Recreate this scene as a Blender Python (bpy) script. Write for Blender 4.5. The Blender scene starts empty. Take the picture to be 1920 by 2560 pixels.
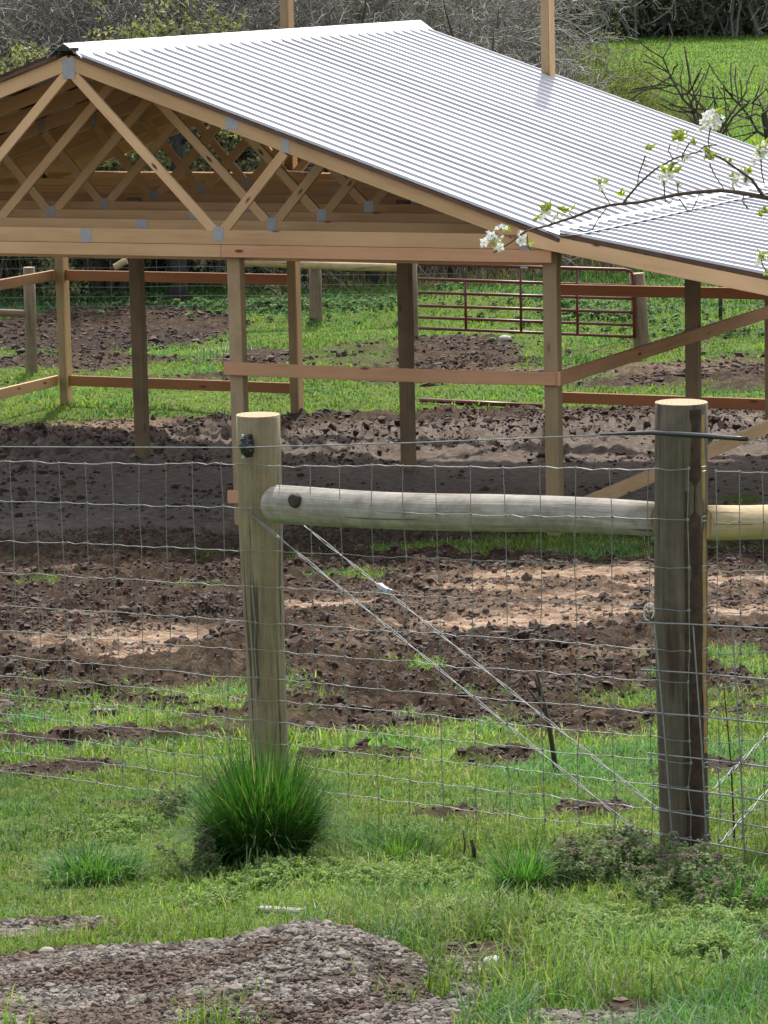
import bpy, math, random
import numpy as np
from mathutils import Vector, Matrix
random.seed(7)
SC = bpy.context.scene
COL = SC.collection
rad = math.radians

# ------------------------------------------------------------------ camera (solved from the photograph)
FPX, PITCH, ROLL, CH = 8821.5, 0.1576, -0.0224, 5.18
cp, sp_ = math.cos(PITCH), math.sin(PITCH)
F = np.array([0, cp, -sp_]); U0 = np.array([0, sp_, cp]); R0 = np.array([1., 0, 0])
cr, sr = math.cos(ROLL), math.sin(ROLL)
CX = cr*R0 + sr*U0; CY = -sr*R0 + cr*U0
CAM = np.array([0, 0, CH])

def ray(x, y):                        # direction of a photograph pixel (1920 x 2560)
    return F + CX*(x-960)/FPX - CY*(y-1280)/FPX

def at(x, y, depth):                  # point of that pixel at a distance along +Y
    d = ray(x, y); return CAM + d*(depth/d[1])

# ------------------------------------------------------------------ noise
def _hash(ix, iy, seed):
    n = (ix.astype(np.int64)*374761393 + iy.astype(np.int64)*668265263 + seed*1442695041) & 0xffffffff
    n = ((n ^ (n >> 13))*1274126177) & 0xffffffff
    n = n ^ (n >> 16)
    return (n & 0xffffff)/float(0xffffff)

def vnoise(x, y, seed=0):
    x = np.asarray(x, float); y = np.asarray(y, float)
    ix = np.floor(x); iy = np.floor(y); fx = x-ix; fy = y-iy
    fx = fx*fx*(3-2*fx); fy = fy*fy*(3-2*fy)
    a = _hash(ix, iy, seed); b = _hash(ix+1, iy, seed); c = _hash(ix, iy+1, seed); d = _hash(ix+1, iy+1, seed)
    return (a*(1-fx)+b*fx)*(1-fy)+(c*(1-fx)+d*fx)*fy

def fbm(x, y, sc, oct=4, seed=0):
    v = 0; a = .5; t = 0
    for o in range(oct):
        v = v + a*vnoise(np.asarray(x)*sc, np.asarray(y)*sc, seed+o*17); t += a; a *= .5; sc *= 2.03
    return v/t

def sstep(a, b, x):
    t = np.clip((np.asarray(x, float)-a)/(b-a), 0, 1); return t*t*(3-2*t)

# ------------------------------------------------------------------ terrain
KD = [-60, 4, 7.0, 8.5, 10.6, 12.2, 13.4, 20, 26, 29.5, 31.5, 34, 500]
KZ = [5.5, 3.35, 2.86, 2.68, 2.37, 2.22, 2.06, 1.16, .42, .12, .03, 0, 0]
def ground_base(x, y):
    x = np.asarray(x, float); y = np.asarray(y, float)
    z = np.interp(y, KD, KZ)
    z = (z + np.interp(y-.6, KD, KZ) + np.interp(y+.6, KD, KZ))/3
    z = z + .02*x*np.clip((30-y)/18, 0, 1)*np.clip((y+60)/60, 0, 1)
    # wooded rise on the left behind the thicket, wood beyond the meadow
    edge = 1.4+(y-60)*.036
    left = sstep(1.2, -1.2, x-edge)
    z = z + left*sstep(64, 150, y)*14 + sstep(205, 420, y)*75*(1-.0*left)
    return z

def gz(x, y):
    return float(ground_base(x, y))

def gpt(px, py):                      # where a photograph pixel meets the ground
    d = ray(px, py); k = 5.0
    while k < 400:
        p = CAM + d*k
        if p[2] <= gz(p[0], p[1]): break
        k += .05
    return p

_ys = list(range(700, 2900, 10))
_dd = [gpt(960, y)[1] for y in _ys]
def depth_of(y): return float(np.interp(y, _ys, _dd))
def row_of(d): return np.interp(d, _dd[::-1], _ys[::-1])

def ell(x, y, cx, cy, rx, ry, soft=.35):       # soft ellipse lying on the ground, sized from the photo
    c = gpt(cx, cy); hx = rx/FPX*c[1]
    hy = max(.12, abs(depth_of(cy-ry)-depth_of(cy+ry))/2)
    q = np.sqrt(((x-c[0])/hx)**2+((y-c[1])/hy)**2)
    return sstep(1+soft, 1-soft, q)

GP_Y = [700, 790, 830, 880, 940, 975, 1010, 1040, 1062, 1300, 1345, 1400, 1440, 1600, 1660, 1760, 1830, 1900, 2500, 2900]
GP_V = [1.0, .95, .80, .66, .55, .80, .95, .80, 0, .0, .34, .36, .16, .08, .30, .52, .55, .88, 1, 1]
GREEN = [(170,985,210,24,.9),(20,1050,70,16,.9),(1300,1370,420,26,.75),(1560,1385,300,22,.6),(500,1468,90,12,.6),(860,1440,150,14,.6),
         (90,1462,70,10,.6),(1020,1675,120,22,.8),(240,1800,250,30,.85),(520,1740,160,28,.7),(1120,1800,200,30,.6),
         (1850,1660,90,40,.7),(1860,1248,60,14,.8),(1200,980,500,40,.5),(1500,820,420,40,.45),(900,860,260,50,.35),(1700,1780,300,60,.5)]
BROWN = [(260,835,330,42,1.),(150,905,260,20,.5),(1150,880,140,40,.8),(1250,940,200,14,.5),(1370,1690,250,38,.9),(1160,1800,60,14,.5),(230,1855,330,16,.9),
         (90,1930,260,18,.55),(900,1700,150,30,.7),(1190,2395,105,34,.95),(1330,2425,70,22,.7),(1010,2350,70,18,.4),
         (1580,2535,90,24,.9),(1890,2345,50,22,.8),(1250,1900,130,22,.42),(1480,1830,160,28,.42),(1480,2020,120,20,.42),(1150,2030,150,20,.40),(620,1960,150,22,.4),(300,2010,200,20,.35),(900,1900,200,20,.38),(1750,1930,160,20,.4),(1300,1740,400,30,.3),(800,1830,260,20,.35),
         (960,1050,960,18,.8),(900,1790,90,16,.7),(1800,1700,60,14,.6),(1750,950,300,36,.5),(640,900,90,26,.5)]
PALE = [(1240,1562,300,17,1.),(1500,1530,280,16,.8),(1420,1438,280,16,1.),(1200,1475,150,13,.9),(1760,1460,260,20,1.),(1780,1535,260,16,1.),(830,1518,160,14,1.),(1480,1495,200,10,.8),
        (1300,1505,440,80,.24),(1800,1500,300,70,.24),(300,1600,260,34,.65),(370,1600,170,15,1.),(330,1642,130,13,.8),(180,1560,120,10,.6),(960,1600,200,30,.3),
        (250,1060,190,22,.55),(900,1180,420,20,.45),(1400,1190,300,26,.35),(150,1415,300,20,.3),(1450,1650,200,14,.35),
        (1500,920,400,20,.25)]
GRAV = [(330,2478,680,140,1.),(830,2510,280,170,1.),(350,2680,640,160,1.),(960,2560,260,70,1.),(1120,2470,150,70,.75),(1300,2575,330,45,.85),(110,2325,220,22,1.),(700,2330,130,10,.25)]
DARK = [(1500,1068,560,20,.8),(150,1110,330,22,.35),(520,1540,120,24,.6),(120,1560,200,34,.6),(950,1600,200,22,.4),(1270,1620,230,26,.6),(40,1520,100,40,.5),(1300,1395,420,18,.4),(230,860,300,26,.6)]

def masks(x, y):
    x = np.asarray(x, float); y = np.asarray(y, float)
    r = row_of(y)
    g = np.interp(r, GP_Y, GP_V)
    for a in GREEN: g = np.maximum(g, a[4]*ell(x, y, *a[:4]))
    for a in BROWN: g = g*(1-a[4]*ell(x, y, *a[:4]))
    pale = 0*x; dark = 0*x; gr = 0*x
    for a in PALE: pale = np.maximum(pale, a[4]*ell(x, y, *a[:4]))
    for a in DARK: dark = np.maximum(dark, a[4]*ell(x, y, *a[:4]))
    for a in GRAV: gr = np.maximum(gr, a[4]*ell(x, y, *a[:4], .2))
    rn = fbm(x, y, 4.5, 4, 33); gr = sstep(.42, .60, gr*.72+(rn-.5)*.9)*(gr > .01)
    edge = 1.7+(y-60)*.036
    wood = sstep(1., -1., x-edge)*sstep(57, 60, y)
    wood = np.maximum(wood, sstep(200, 206, y))
    g = g*(1-wood)
    n = fbm(x, y, np.where(y < 30, 2.6, 1.1), 4, 3)
    g = np.clip((g-1+n*1.0+.45*(g-.5)+.12)*2.6, 0, 1)*(g > .02)
    g = g*(1-gr)
    return g, pale, dark, gr, wood

PILE = gpt(800, 2345)
def height(x, y, full=True):
    z = ground_base(x, y)
    # gravel pile hump
    for (cx, cy, rx, ry, h) in ((780,2425,300,80,.095),(200,2450,420,60,.05),(900,2490,200,80,.04)):
        c = gpt(cx, cy); hx = rx/FPX*c[1]; hy = abs(depth_of(cy-ry)-depth_of(cy+ry))/2
        z = z + h*np.exp(-(((x-c[0])/hx)**2+((y-c[1])/hy)**2)*1.4)
    z = z + .18*np.exp(-(((x+3.9)/3.2)**2+((y-50.5)/1.6)**2)*1.2) + .35*np.exp(-(((x-1.3)/1.2)**2+((y-50.5)/1.3)**2))
    return z

# ------------------------------------------------------------------ mesh helpers
def link(name, me, mat=None, parent=None, loc=None):
    o = bpy.data.objects.new(name, me); COL.objects.link(o)
    if mat is not None and me is not None:
        for m in (mat if isinstance(mat, (list, tuple)) else [mat]): me.materials.append(m)
    if parent is not None: o.parent = parent
    if loc is not None: o.location = loc
    return o

def tag(o, label=None, cat=None, group=None, kind=None):
    if label: o['label'] = label
    if cat: o['category'] = cat
    if group: o['group'] = group
    if kind: o['kind'] = kind
    return o

def thing(name, label, cat, loc, group=None):
    o = bpy.data.objects.new(name, None); COL.objects.link(o)
    o.location = loc; o.empty_display_size = .2
    return tag(o, label, cat, group)

def copy_tree(o, parent=None):
    """a thing with copies of its parts and sub-parts"""
    c = o.copy(); COL.objects.link(c)
    if parent is not None: c.parent = parent
    for ch in [k for k in bpy.data.objects if k.parent == o]: copy_tree(ch, c)
    return c

def root_loc(o):
    L = Vector((0, 0, 0))
    while o is not None:
        L += o.location; o = o.parent
    return L

class MB:
    def __init__(s): s.v = []; s.f = []; s.uv = []; s.sm = []; s.mi = []
    def quad(s, pts, uvs, smooth=False, mi=0):
        b = len(s.v); s.v += [tuple(p) for p in pts]; s.f.append(tuple(range(b, b+len(pts)))); s.uv += uvs; s.sm.append(smooth); s.mi.append(mi)
    def board(s, p0, p1, w, t, up=(0, 0, 1), bow=0, endmi=0):
        """plank from p0 to p1, w along 'up', t across, uv in metres along the grain"""
        p0 = Vector(p0); p1 = Vector(p1); d = p1-p0; L = d.length; d.normalize()
        up = Vector(up); side = d.cross(up); side.normalize(); up = side.cross(d); up.normalize()
        ou, ov = random.uniform(0, 40), random.uniform(0, 40)
        b = min(.004, t*.15)
        prof = [(-w/2, -t/2+b), (-w/2+b, -t/2), (w/2-b, -t/2), (w/2, -t/2+b), (w/2, t/2-b), (w/2-b, t/2), (-w/2+b, t/2), (-w/2, t/2-b)]
        n = len(prof); nseg = 4 if bow else 1
        rings = []
        for k in range(nseg+1):
            q = k/nseg; c = p0+d*(L*q)+up*(bow*math.sin(math.pi*q))
            rings.append([c+up*a+side*e for a, e in prof])
        per = [0]
        for i in range(n):
            a = prof[i]; e = prof[(i+1) % n]; per.append(per[-1]+math.hypot(a[0]-e[0], a[1]-e[1]))
        for k in range(nseg):
            u0 = ou+L*k/nseg; u1 = ou+L*(k+1)/nseg
            for i in range(n):
                j = (i+1) % n
                s.quad([rings[k][i], rings[k][j], rings[k+1][j], rings[k+1][i]], [(u0, ov+per[i]), (u0, ov+per[i+1]), (u1, ov+per[i+1]), (u1, ov+per[i])])
        for r, flip in ((rings[0], True), (rings[-1], False)):
            r = r[::-1] if flip else r
            s.quad(r, [(ou+.01*i, ov) for i in range(n)], mi=endmi)
    def tube(s, pts, radii, n=8, cap=True, jit=0, rng=random, smooth=True, capmi=0):
        pts = [Vector(p) for p in pts]
        if not hasattr(radii, '__len__'): radii = [radii]*len(pts)
        t0 = (pts[1]-pts[0]).normalized(); a = t0.cross(Vector((0, 0, 1)))
        if a.length < .05: a = t0.cross(Vector((1, 0, 0)))
        a.normalize(); rings = []; Ls = [0]; ou, ov = rng.uniform(0, 30), rng.uniform(0, 30)
        for i, p in enumerate(pts):
            t = (pts[min(i+1, len(pts)-1)]-pts[max(i-1, 0)]).normalized()
            a = (a-t*a.dot(t)).normalized(); b = t.cross(a)
            rings.append([p+(a*math.cos(2*math.pi*k/n)+b*math.sin(2*math.pi*k/n))*radii[i]*(1+rng.uniform(-jit, jit)) for k in range(n)])
            if i: Ls.append(Ls[-1]+(p-pts[i-1]).length)
        R = max(radii)
        for i in range(len(pts)-1):
            for k in range(n):
                j = (k+1) % n; v0 = ov+2*math.pi*R*k/n; v1 = ov+2*math.pi*R*(k+1)/n
                s.quad([rings[i][k], rings[i][j], rings[i+1][j], rings[i+1][k]], [(ou+Ls[i], v0), (ou+Ls[i], v1), (ou+Ls[i+1], v1), (ou+Ls[i+1], v0)], smooth)
        if cap:
            for rg, fl in ((rings[0], True), (rings[-1], False)):
                rg = rg[::-1] if fl else rg
                s.quad(rg, [(.5*math.cos(2*math.pi*k/n)*R+7, .5*math.sin(2*math.pi*k/n)*R+7) for k in range(n)], False, capmi)
    def blob(s, c, r, seed=0, squash=1., n1=6, n2=4, jit=.2):
        rng = random.Random(seed); c = Vector(c); rings = []
        for i in range(1, n2):
            th = math.pi*i/n2
            rings.append([c+Vector((math.sin(th)*math.cos(2*math.pi*k/n1)*r, math.sin(th)*math.sin(2*math.pi*k/n1)*r, math.cos(th)*r*squash))*(1+rng.uniform(-jit, jit)) for k in range(n1)])
        top = c+Vector((0, 0, r*squash)); bot = c-Vector((0, 0, r*squash)); z = [(0, 0)]*4
        for k in range(n1):
            j = (k+1) % n1
            s.quad([top, rings[0][k], rings[0][j]], z[:3], True); s.quad([bot, rings[-1][j], rings[-1][k]], z[:3], True)
            for i in range(len(rings)-1): s.quad([rings[i][k], rings[i+1][k], rings[i+1][j], rings[i][j]], z, True)
    def build(s, name, mat, parent=None, weld=True):
        L = root_loc(parent) if parent is not None else Vector((0, 0, 0))
        me = bpy.data.meshes.new(name)
        me.from_pydata([(v[0]-L.x, v[1]-L.y, v[2]-L.z) for v in s.v], [], s.f)
        uv = me.uv_layers.new(name='UVMap'); uv.data.foreach_set('uv', [c for p in s.uv for c in p])
        me.polygons.foreach_set('use_smooth', s.sm); me.polygons.foreach_set('material_index', s.mi)
        if weld:
            import bmesh
            bm = bmesh.new(); bm.from_mesh(me); bmesh.ops.remove_doubles(bm, verts=bm.verts, dist=1e-5); bm.to_mesh(me); bm.free()
        me.update()
        return link(name, me, mat, parent)
    def build_top(s, name, mat, label, cat, loc, group=None):
        s.v = [(v[0]-loc[0], v[1]-loc[1], v[2]-loc[2]) for v in s.v]
        o = s.build(name, mat); o.location = loc
        return tag(o, label, cat, group)

def np_mesh(name, verts, faces, cols=None, smooth=False):
    """verts (n,3), faces (m,k) -> mesh, cols (n,4) point colours"""
    me = bpy.data.meshes.new(name); verts = np.asarray(verts, np.float32); faces = np.asarray(faces, np.int32)
    n, k = faces.shape
    me.vertices.add(len(verts)); me.vertices.foreach_set('co', verts.ravel())
    me.loops.add(n*k); me.loops.foreach_set('vertex_index', faces.ravel())
    me.polygons.add(n); me.polygons.foreach_set('loop_start', np.arange(n, dtype=np.int32)*k)
    me.polygons.foreach_set('use_smooth', np.full(n, smooth))
    if cols is not None:
        at_ = me.attributes.new('Col', 'FLOAT_COLOR', 'POINT'); at_.data.foreach_set('color', np.asarray(cols, np.float32).ravel())
    me.update(calc_edges=True); me.validate()
    return me

# ------------------------------------------------------------------ materials
def mat(name):
    m = bpy.data.materials.new(name); m.use_nodes = True; nt = m.node_tree; nt.nodes.clear()
    o = nt.nodes.new('ShaderNodeOutputMaterial'); b = nt.nodes.new('ShaderNodeBsdfPrincipled'); nt.links.new(b.outputs[0], o.inputs[0])
    return m, nt, b, o
def N(nt, t, **k):
    n = nt.nodes.new(t)
    for a, v in k.items():
        if a in n.inputs.keys(): n.inputs[a].default_value = v
        else: setattr(n, a, v)
    return n
def ramp(nt, fac, stops):
    r = nt.nodes.new('ShaderNodeValToRGB'); e = r.color_ramp.elements
    while len(e) < len(stops): e.new(.5)
    for x, (p, c) in zip(e, stops): x.position = p; x.color = (*c, 1) if len(c) == 3 else c
    nt.links.new(fac, r.inputs[0]); return r.outputs[0]
def mix(nt, fac, a, b, mode='MIX'):
    m = nt.nodes.new('ShaderNodeMix'); m.data_type = 'RGBA'; m.blend_type = mode; m.clamp_result = False
    for s, v in ((m.inputs[0], fac), (m.inputs[6], a), (m.inputs[7], b)):
        if hasattr(v, 'is_output'): nt.links.new(v, s)
        elif isinstance(v, (int, float)): s.default_value = v
        else: s.default_value = (*v, 1)
    return m.outputs[2]
def noise(nt, vec, scale, detail=4, rough=.55, dist=0):
    n = N(nt, 'ShaderNodeTexNoise', Scale=scale, Detail=detail, Roughness=rough, Distortion=dist)
    if vec is not None: nt.links.new(vec, n.inputs['Vector'])
    return n.outputs['Fac']
def mapping(nt, src, scale):
    m = nt.nodes.new('ShaderNodeMapping'); m.inputs['Scale'].default_value = scale; nt.links.new(src, m.inputs[0]); return m.outputs[0]
def bump(nt, b, h, strength=.4, dist=.01):
    n = N(nt, 'ShaderNodeBump', Strength=strength, Distance=dist); nt.links.new(h, n.inputs['Height']); nt.links.new(n.outputs[0], b.inputs['Normal'])

def wood(name, c1, c2, knot=(.12, .05, .03), rough=.75, grime=0, grimec=(.1, .09, .07), ks=1.0):
    m, nt, b, o = mat(name)
    uv = nt.nodes.new('ShaderNodeUVMap').outputs[0]; tc = nt.nodes.new('ShaderNodeTexCoord').outputs['Object']
    g = noise(nt, mapping(nt, uv, (1.6, 38, 1)), 1.0, 6, .65, .6)
    c = ramp(nt, g, [(.3, c2), (.62, c1)])
    big = noise(nt, mapping(nt, uv, (.9, 2.5, 1)), 1.0, 3)
    c = mix(nt, ramp(nt, big, [(.35, (0, 0, 0)), (.7, (1, 1, 1))]), c, tuple(min(1, x*1.18) for x in c1), 'MIX')
    tone = noise(nt, mapping(nt, uv, (.02, .33, 1)), 1.0, 2, .5)
    c = mix(nt, 1.0, c, ramp(nt, tone, [(.32, (.64, .60, .55)), (.5, (.92, .90, .88)), (.68, (1.15, 1.16, 1.18))]), 'MULTIPLY')
    v = N(nt, 'ShaderNodeTexVoronoi', Scale=1.0, Randomness=1.0); nt.links.new(mapping(nt, uv, (1.9*ks, 5.5*ks, 1)), v.inputs['Vector'])
    kf = ramp(nt, v.outputs['Distance'], [(.055, (1, 1, 1)), (.11, (0, 0, 0))])
    c = mix(nt, kf, c, knot)
    if grime:
        gn = noise(nt, tc, 3.5, 6, .7); c = mix(nt, ramp(nt, gn, [(.45, (0, 0, 0)), (.72, (grime,)*3)]), c, grimec)
    nt.links.new(c, b.inputs['Base Color']); b.inputs['Roughness'].default_value = rough
    bump(nt, b, g, .25, .003)
    return m

M = {}
M['pine'] = wood('truss_pine', (.67, .44, .235), (.54, .33, .155))
M['fir'] = wood('girt_fir', (.62, .36, .20), (.52, .26, .125))
M['redfir'] = wood('red_fir', (.46, .20, .09), (.36, .14, .06))
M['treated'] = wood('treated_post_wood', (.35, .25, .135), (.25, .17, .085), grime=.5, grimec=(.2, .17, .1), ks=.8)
M['shadedtreated'] = wood('roof_shaded_treated_wood', (.27, .19, .105), (.19, .13, .07), grime=.5, grimec=(.09, .07, .045), ks=.8)  # copy of treated, darkened to carry the roof shade on the mid-row posts
M['paletreated'] = wood('pale_treated_wood', (.56, .42, .23), (.46, .33, .17))
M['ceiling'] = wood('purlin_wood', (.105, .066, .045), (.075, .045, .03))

def round_wood(name, stops, streak, streakc, spots=.5, top=None):
    m, nt, b, o = mat(name)
    uv = nt.nodes.new('ShaderNodeUVMap').outputs[0]; tc = nt.nodes.new('ShaderNodeTexCoord').outputs['Object']
    g = noise(nt, mapping(nt, uv, (2.2, 55, 1)), 1.0, 7, .7, .8)
    c = ramp(nt, g, stops)
    p = noise(nt, tc, 9, 6, .7); c = mix(nt, ramp(nt, p, [(.42, (0, 0, 0)), (.75, (spots,)*3)]), c, tuple(x*.45 for x in stops[0][1]))
    s = noise(nt, mapping(nt, uv, (1.3, 9, 1)), 1.0, 6, .65, .4)
    c = mix(nt, ramp(nt, s, [(.53, (0, 0, 0)), (.62, (streak,)*3)]), c, streakc)
    cr_ = noise(nt, mapping(nt, uv, (1.1, 34, 1)), 1.0, 3, .5)
    c = mix(nt, ramp(nt, cr_, [(.345, (.85, .85, .85)), (.385, (0, 0, 0))]), c, (.05, .04, .03))
    nt.links.new(c, b.inputs['Base Color']); b.inputs['Roughness'].default_value = .85
    bump(nt, b, g, .5, .006)
    return m
M['post'] = round_wood('greenish_treated_post', [(.3, (.185, .145, .085)), (.7, (.32, .255, .15))], .7, (.12, .09, .05))
M['barkpost'] = round_wood('stained_round_post', [(.3, (.075, .06, .04)), (.7, (.165, .135, .09))], .9, (.045, .022, .014), .6)
M['greyrail'] = round_wood('weathered_grey_log', [(.3, (.22, .20, .17)), (.7, (.47, .43, .37))], .8, (.24, .18, .12), .85)
M['yellowrail'] = round_wood('fresh_peeled_log', [(.3, (.36, .27, .145)), (.7, (.54, .42, .24))], .3, (.35, .22, .1), .4)
M['farpost'] = round_wood('far_post_wood', [(.3, (.17, .12, .08)), (.7, (.27, .20, .14))], .3, (.08, .06, .05), .5)

def endgrain():
    m, nt, b, o = mat('end_grain'); tc = nt.nodes.new('ShaderNodeTexCoord').outputs['Object']
    w = N(nt, 'ShaderNodeTexWave', Scale=22, Distortion=2, wave_type='RINGS', rings_direction='Z'); nt.links.new(tc, w.inputs[0])
    nt.links.new(ramp(nt, w.outputs['Fac'], [(0, (.26, .18, .09)), (1, (.46, .34, .19))]), b.inputs['Base Color']); b.inputs['Roughness'].default_value = .85
    return m
M['end'] = endgrain()

def plain(name, c, rough=.5, metal=0, var=.15, scale=12, c2=None):
    m, nt, b, o = mat(name); tc = nt.nodes.new('ShaderNodeTexCoord').outputs['Object']
    n = noise(nt, tc, scale, 5, .6); c2 = c2 or tuple(x*(1-var*2) for x in c)
    nt.links.new(ramp(nt, n, [(.3, c2), (.7, c)]), b.inputs['Base Color'])
    b.inputs['Roughness'].default_value = rough; b.inputs['Metallic'].default_value = metal
    return m
M['wire'] = plain('galvanised_wire', (.30, .31, .31), .5, .6, .2, 60)
M['plate'] = plain('galvanised_plate', (.42, .43, .44), .5, .5, .1, 20)
M['black'] = plain('black_plastic', (.015, .016, .018), .3)
M['white'] = plain('white_cord', (.75, .75, .72), .6)
M['gatered'] = plain('maroon_gate_paint', (.17, .035, .035), .4, .1, .2, 9, (.11, .02, .02))
M['twig'] = plain('fruit_twig_bark', (.12, .075, .06), .7, 0, .25, 80)
M['stick'] = plain('dead_stick_bark', (.06, .04, .03), .8, 0, .25, 40)
M['rust'] = plain('rusty_rod', (.12, .06, .035), .8, 0, .25, 60)
M['stone'] = plain('pale_stone', (.50, .49, .45), .8, 0, .25, 30)
M['rubber'] = plain('black_lump', (.02, .02, .02), .6, 0, .2, 30)
M['lath'] = plain('grey_board', (.33, .31, .27), .8, 0, .2, 20)

def roofmat():
    m, nt, b, o = mat('galvalume_roofing'); uv = nt.nodes.new('ShaderNodeUVMap').outputs[0]
    n = noise(nt, mapping(nt, uv, (.7, 9, 1)), 1.0, 5, .6)
    n2 = noise(nt, mapping(nt, uv, (.35, 1.09, 1)), 1.0, 2, .5)
    c = ramp(nt, n, [(.25, (.46, .455, .465)), (.75, (.59, .585, .59))]); c = mix(nt, ramp(nt, n2, [(.4, (0, 0, 0)), (.65, (.5, .5, .5))]), c, (.56, .58, .63))
    sx = nt.nodes.new('ShaderNodeSeparateXYZ'); nt.links.new(uv, sx.inputs[0]); dv = nt.nodes.new('ShaderNodeMath'); dv.operation = 'DIVIDE'; nt.links.new(sx.outputs[1], dv.inputs[0]); dv.inputs[1].default_value = .916
    fl = nt.nodes.new('ShaderNodeMath'); fl.operation = 'FLOOR'; nt.links.new(dv.outputs[0], fl.inputs[0]); wn = nt.nodes.new('ShaderNodeTexWhiteNoise'); wn.noise_dimensions = '1D'; nt.links.new(fl.outputs[0], wn.inputs['W'])
    c = mix(nt, 1.0, c, ramp(nt, wn.outputs['Value'], [(0, (.84, .84, .85)), (1, (1.0, .99, .99))]), 'MULTIPLY')
    nt.links.new(c, b.inputs['Base Color']); b.inputs['Metallic'].default_value = .35
    nt.links.new(ramp(nt, n, [(.2, (.42,)*3), (.8, (.55,)*3)]), b.inputs['Roughness'])
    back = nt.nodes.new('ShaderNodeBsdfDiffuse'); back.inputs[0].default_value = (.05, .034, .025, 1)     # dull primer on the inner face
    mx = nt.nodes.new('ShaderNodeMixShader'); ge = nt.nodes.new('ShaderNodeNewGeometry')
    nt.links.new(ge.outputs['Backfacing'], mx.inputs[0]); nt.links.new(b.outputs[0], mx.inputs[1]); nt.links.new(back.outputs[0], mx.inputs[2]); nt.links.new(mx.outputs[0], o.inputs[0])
    return m
M['roof'] = roofmat()
M['cap'] = plain('ridge_metal', (.72, .73, .75), .42, .3, .06, 8)

def leafmat(name, trans=.35, rough=.55, tint=(1.5, 1.6, .8)):
    m, nt, b, o = mat(name)
    a = nt.nodes.new('ShaderNodeAttribute'); a.attribute_name = 'Col'
    nt.links.new(a.outputs['Color'], b.inputs['Base Color']); b.inputs['Roughness'].default_value = rough; b.inputs['Specular IOR Level'].default_value = .18
    t = nt.nodes.new('ShaderNodeBsdfTranslucent'); mx = nt.nodes.new('ShaderNodeMixShader'); mx.inputs[0].default_value = trans
    nt.links.new(mix(nt, 1.0, a.outputs['Color'], tint, 'MULTIPLY'), t.inputs[0])
    nt.links.new(b.outputs[0], mx.inputs[1]); nt.links.new(t.outputs[0], mx.inputs[2]); nt.links.new(mx.outputs[0], o.inputs[0])
    return m
M['grass'] = leafmat('grass_blades', .35)
M['leaf'] = leafmat('leaves', .35)
M['petal'] = leafmat('petals', .3, .6, (1.05, 1.05, 1.02))
def colmat(name, rough=.85):
    m, nt, b, o = mat(name); a = nt.nodes.new('ShaderNodeAttribute'); a.attribute_name = 'Col'
    tc = nt.nodes.new('ShaderNodeTexCoord').outputs['Object']; n = noise(nt, tc, 60, 4, .7)
    c = mix(nt, 1.0, a.outputs['Color'], ramp(nt, n, [(.25, (.65,)*3), (.75, (1.25,)*3)]), 'MULTIPLY')
    nt.links.new(c, b.inputs['Base Color']); b.inputs['Roughness'].default_value = rough
    return m
M['clod'] = colmat('soil_and_stone')
M['bark'] = colmat('tree_bark', .9)

def groundmat():
    m, nt, b, o = mat('field_ground')
    a = nt.nodes.new('ShaderNodeAttribute'); a.attribute_name = 'Col'
    s = nt.nodes.new('ShaderNodeSeparateColor'); nt.links.new(a.outputs['Color'], s.inputs[0])
    a2 = nt.nodes.new('ShaderNodeAttribute'); a2.attribute_name = 'Col2'
    s2 = nt.nodes.new('ShaderNodeSeparateColor'); nt.links.new(a2.outputs['Color'], s2.inputs[0])
    pos = nt.nodes.new('ShaderNodeNewGeometry').outputs['Position']
    n1 = noise(nt, pos, 9, 8, .7); n2 = noise(nt, pos, 1.3, 5, .6); n3 = noise(nt, pos, 45, 4, .7)
    soil = ramp(nt, n1, [(.32, (.022, .0145, .0095)), (.48, (.048, .030, .019)), (.62, (.095, .060, .037)), (.76, (.18, .12, .076))])
    pale = ramp(nt, n1, [(.30, (.16, .09, .052)), (.46, (.31, .195, .12)), (.62, (.56, .44, .33))])
    pn = noise(nt, mapping(nt, pos, (1.2, .8, 1)), 2.2, 5, .65)
    pf = nt.nodes.new('ShaderNodeMath'); pf.operation = 'MULTIPLY_ADD'; pf.use_clamp = True; nt.links.new(ramp(nt, pn, [(.35, (0, 0, 0)), (.6, (1, 1, 1))]), pf.inputs[0]); pf.inputs[1].default_value = .10; nt.links.new(s.outputs[1], pf.inputs[2])
    soil = mix(nt, pf.outputs[0], soil, pale)
    soil = mix(nt, s.outputs[2], soil, (.035, .022, .018))
    pad = ramp(nt, n1, [(.3, (.15, .112, .09)), (.5, (.23, .185, .155)), (.7, (.34, .285, .24))])
    soil = mix(nt, s2.outputs[1], soil, pad)
    grav = ramp(nt, n3, [(.3, (.06, .045, .035)), (.7, (.17, .14, .115))])
    soil = mix(nt, s2.outputs[0], soil, grav)
    litter = ramp(nt, n1, [(.3, (.06, .060, .045)), (.7, (.15, .15, .11))])
    soil = mix(nt, s2.outputs[2], soil, litter)
    nm = noise(nt, pos, .55, 8, .8)
    gg = ramp(nt, n2, [(.3, (.08, .135, .020)), (.65, (.17, .27, .040))]); gg = mix(nt, ramp(nt, nm, [(.4, (0, 0, 0)), (.62, (.7,)*3)]), gg, (.19, .24, .05))
    gg = mix(nt, ramp(nt, n3, [(.35, (.6,)*3), (.6, (0,)*3)]), gg, (.035, .055, .018))
    nt.links.new(mix(nt, s.outputs[0], soil, gg), b.inputs['Base Color']); b.inputs['Roughness'].default_value = .95; b.inputs['Specular IOR Level'].default_value = .12
    bump(nt, b, mix(nt, .4, n1, n3), 1.0, .09)
    return m
M['ground'] = groundmat()

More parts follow.
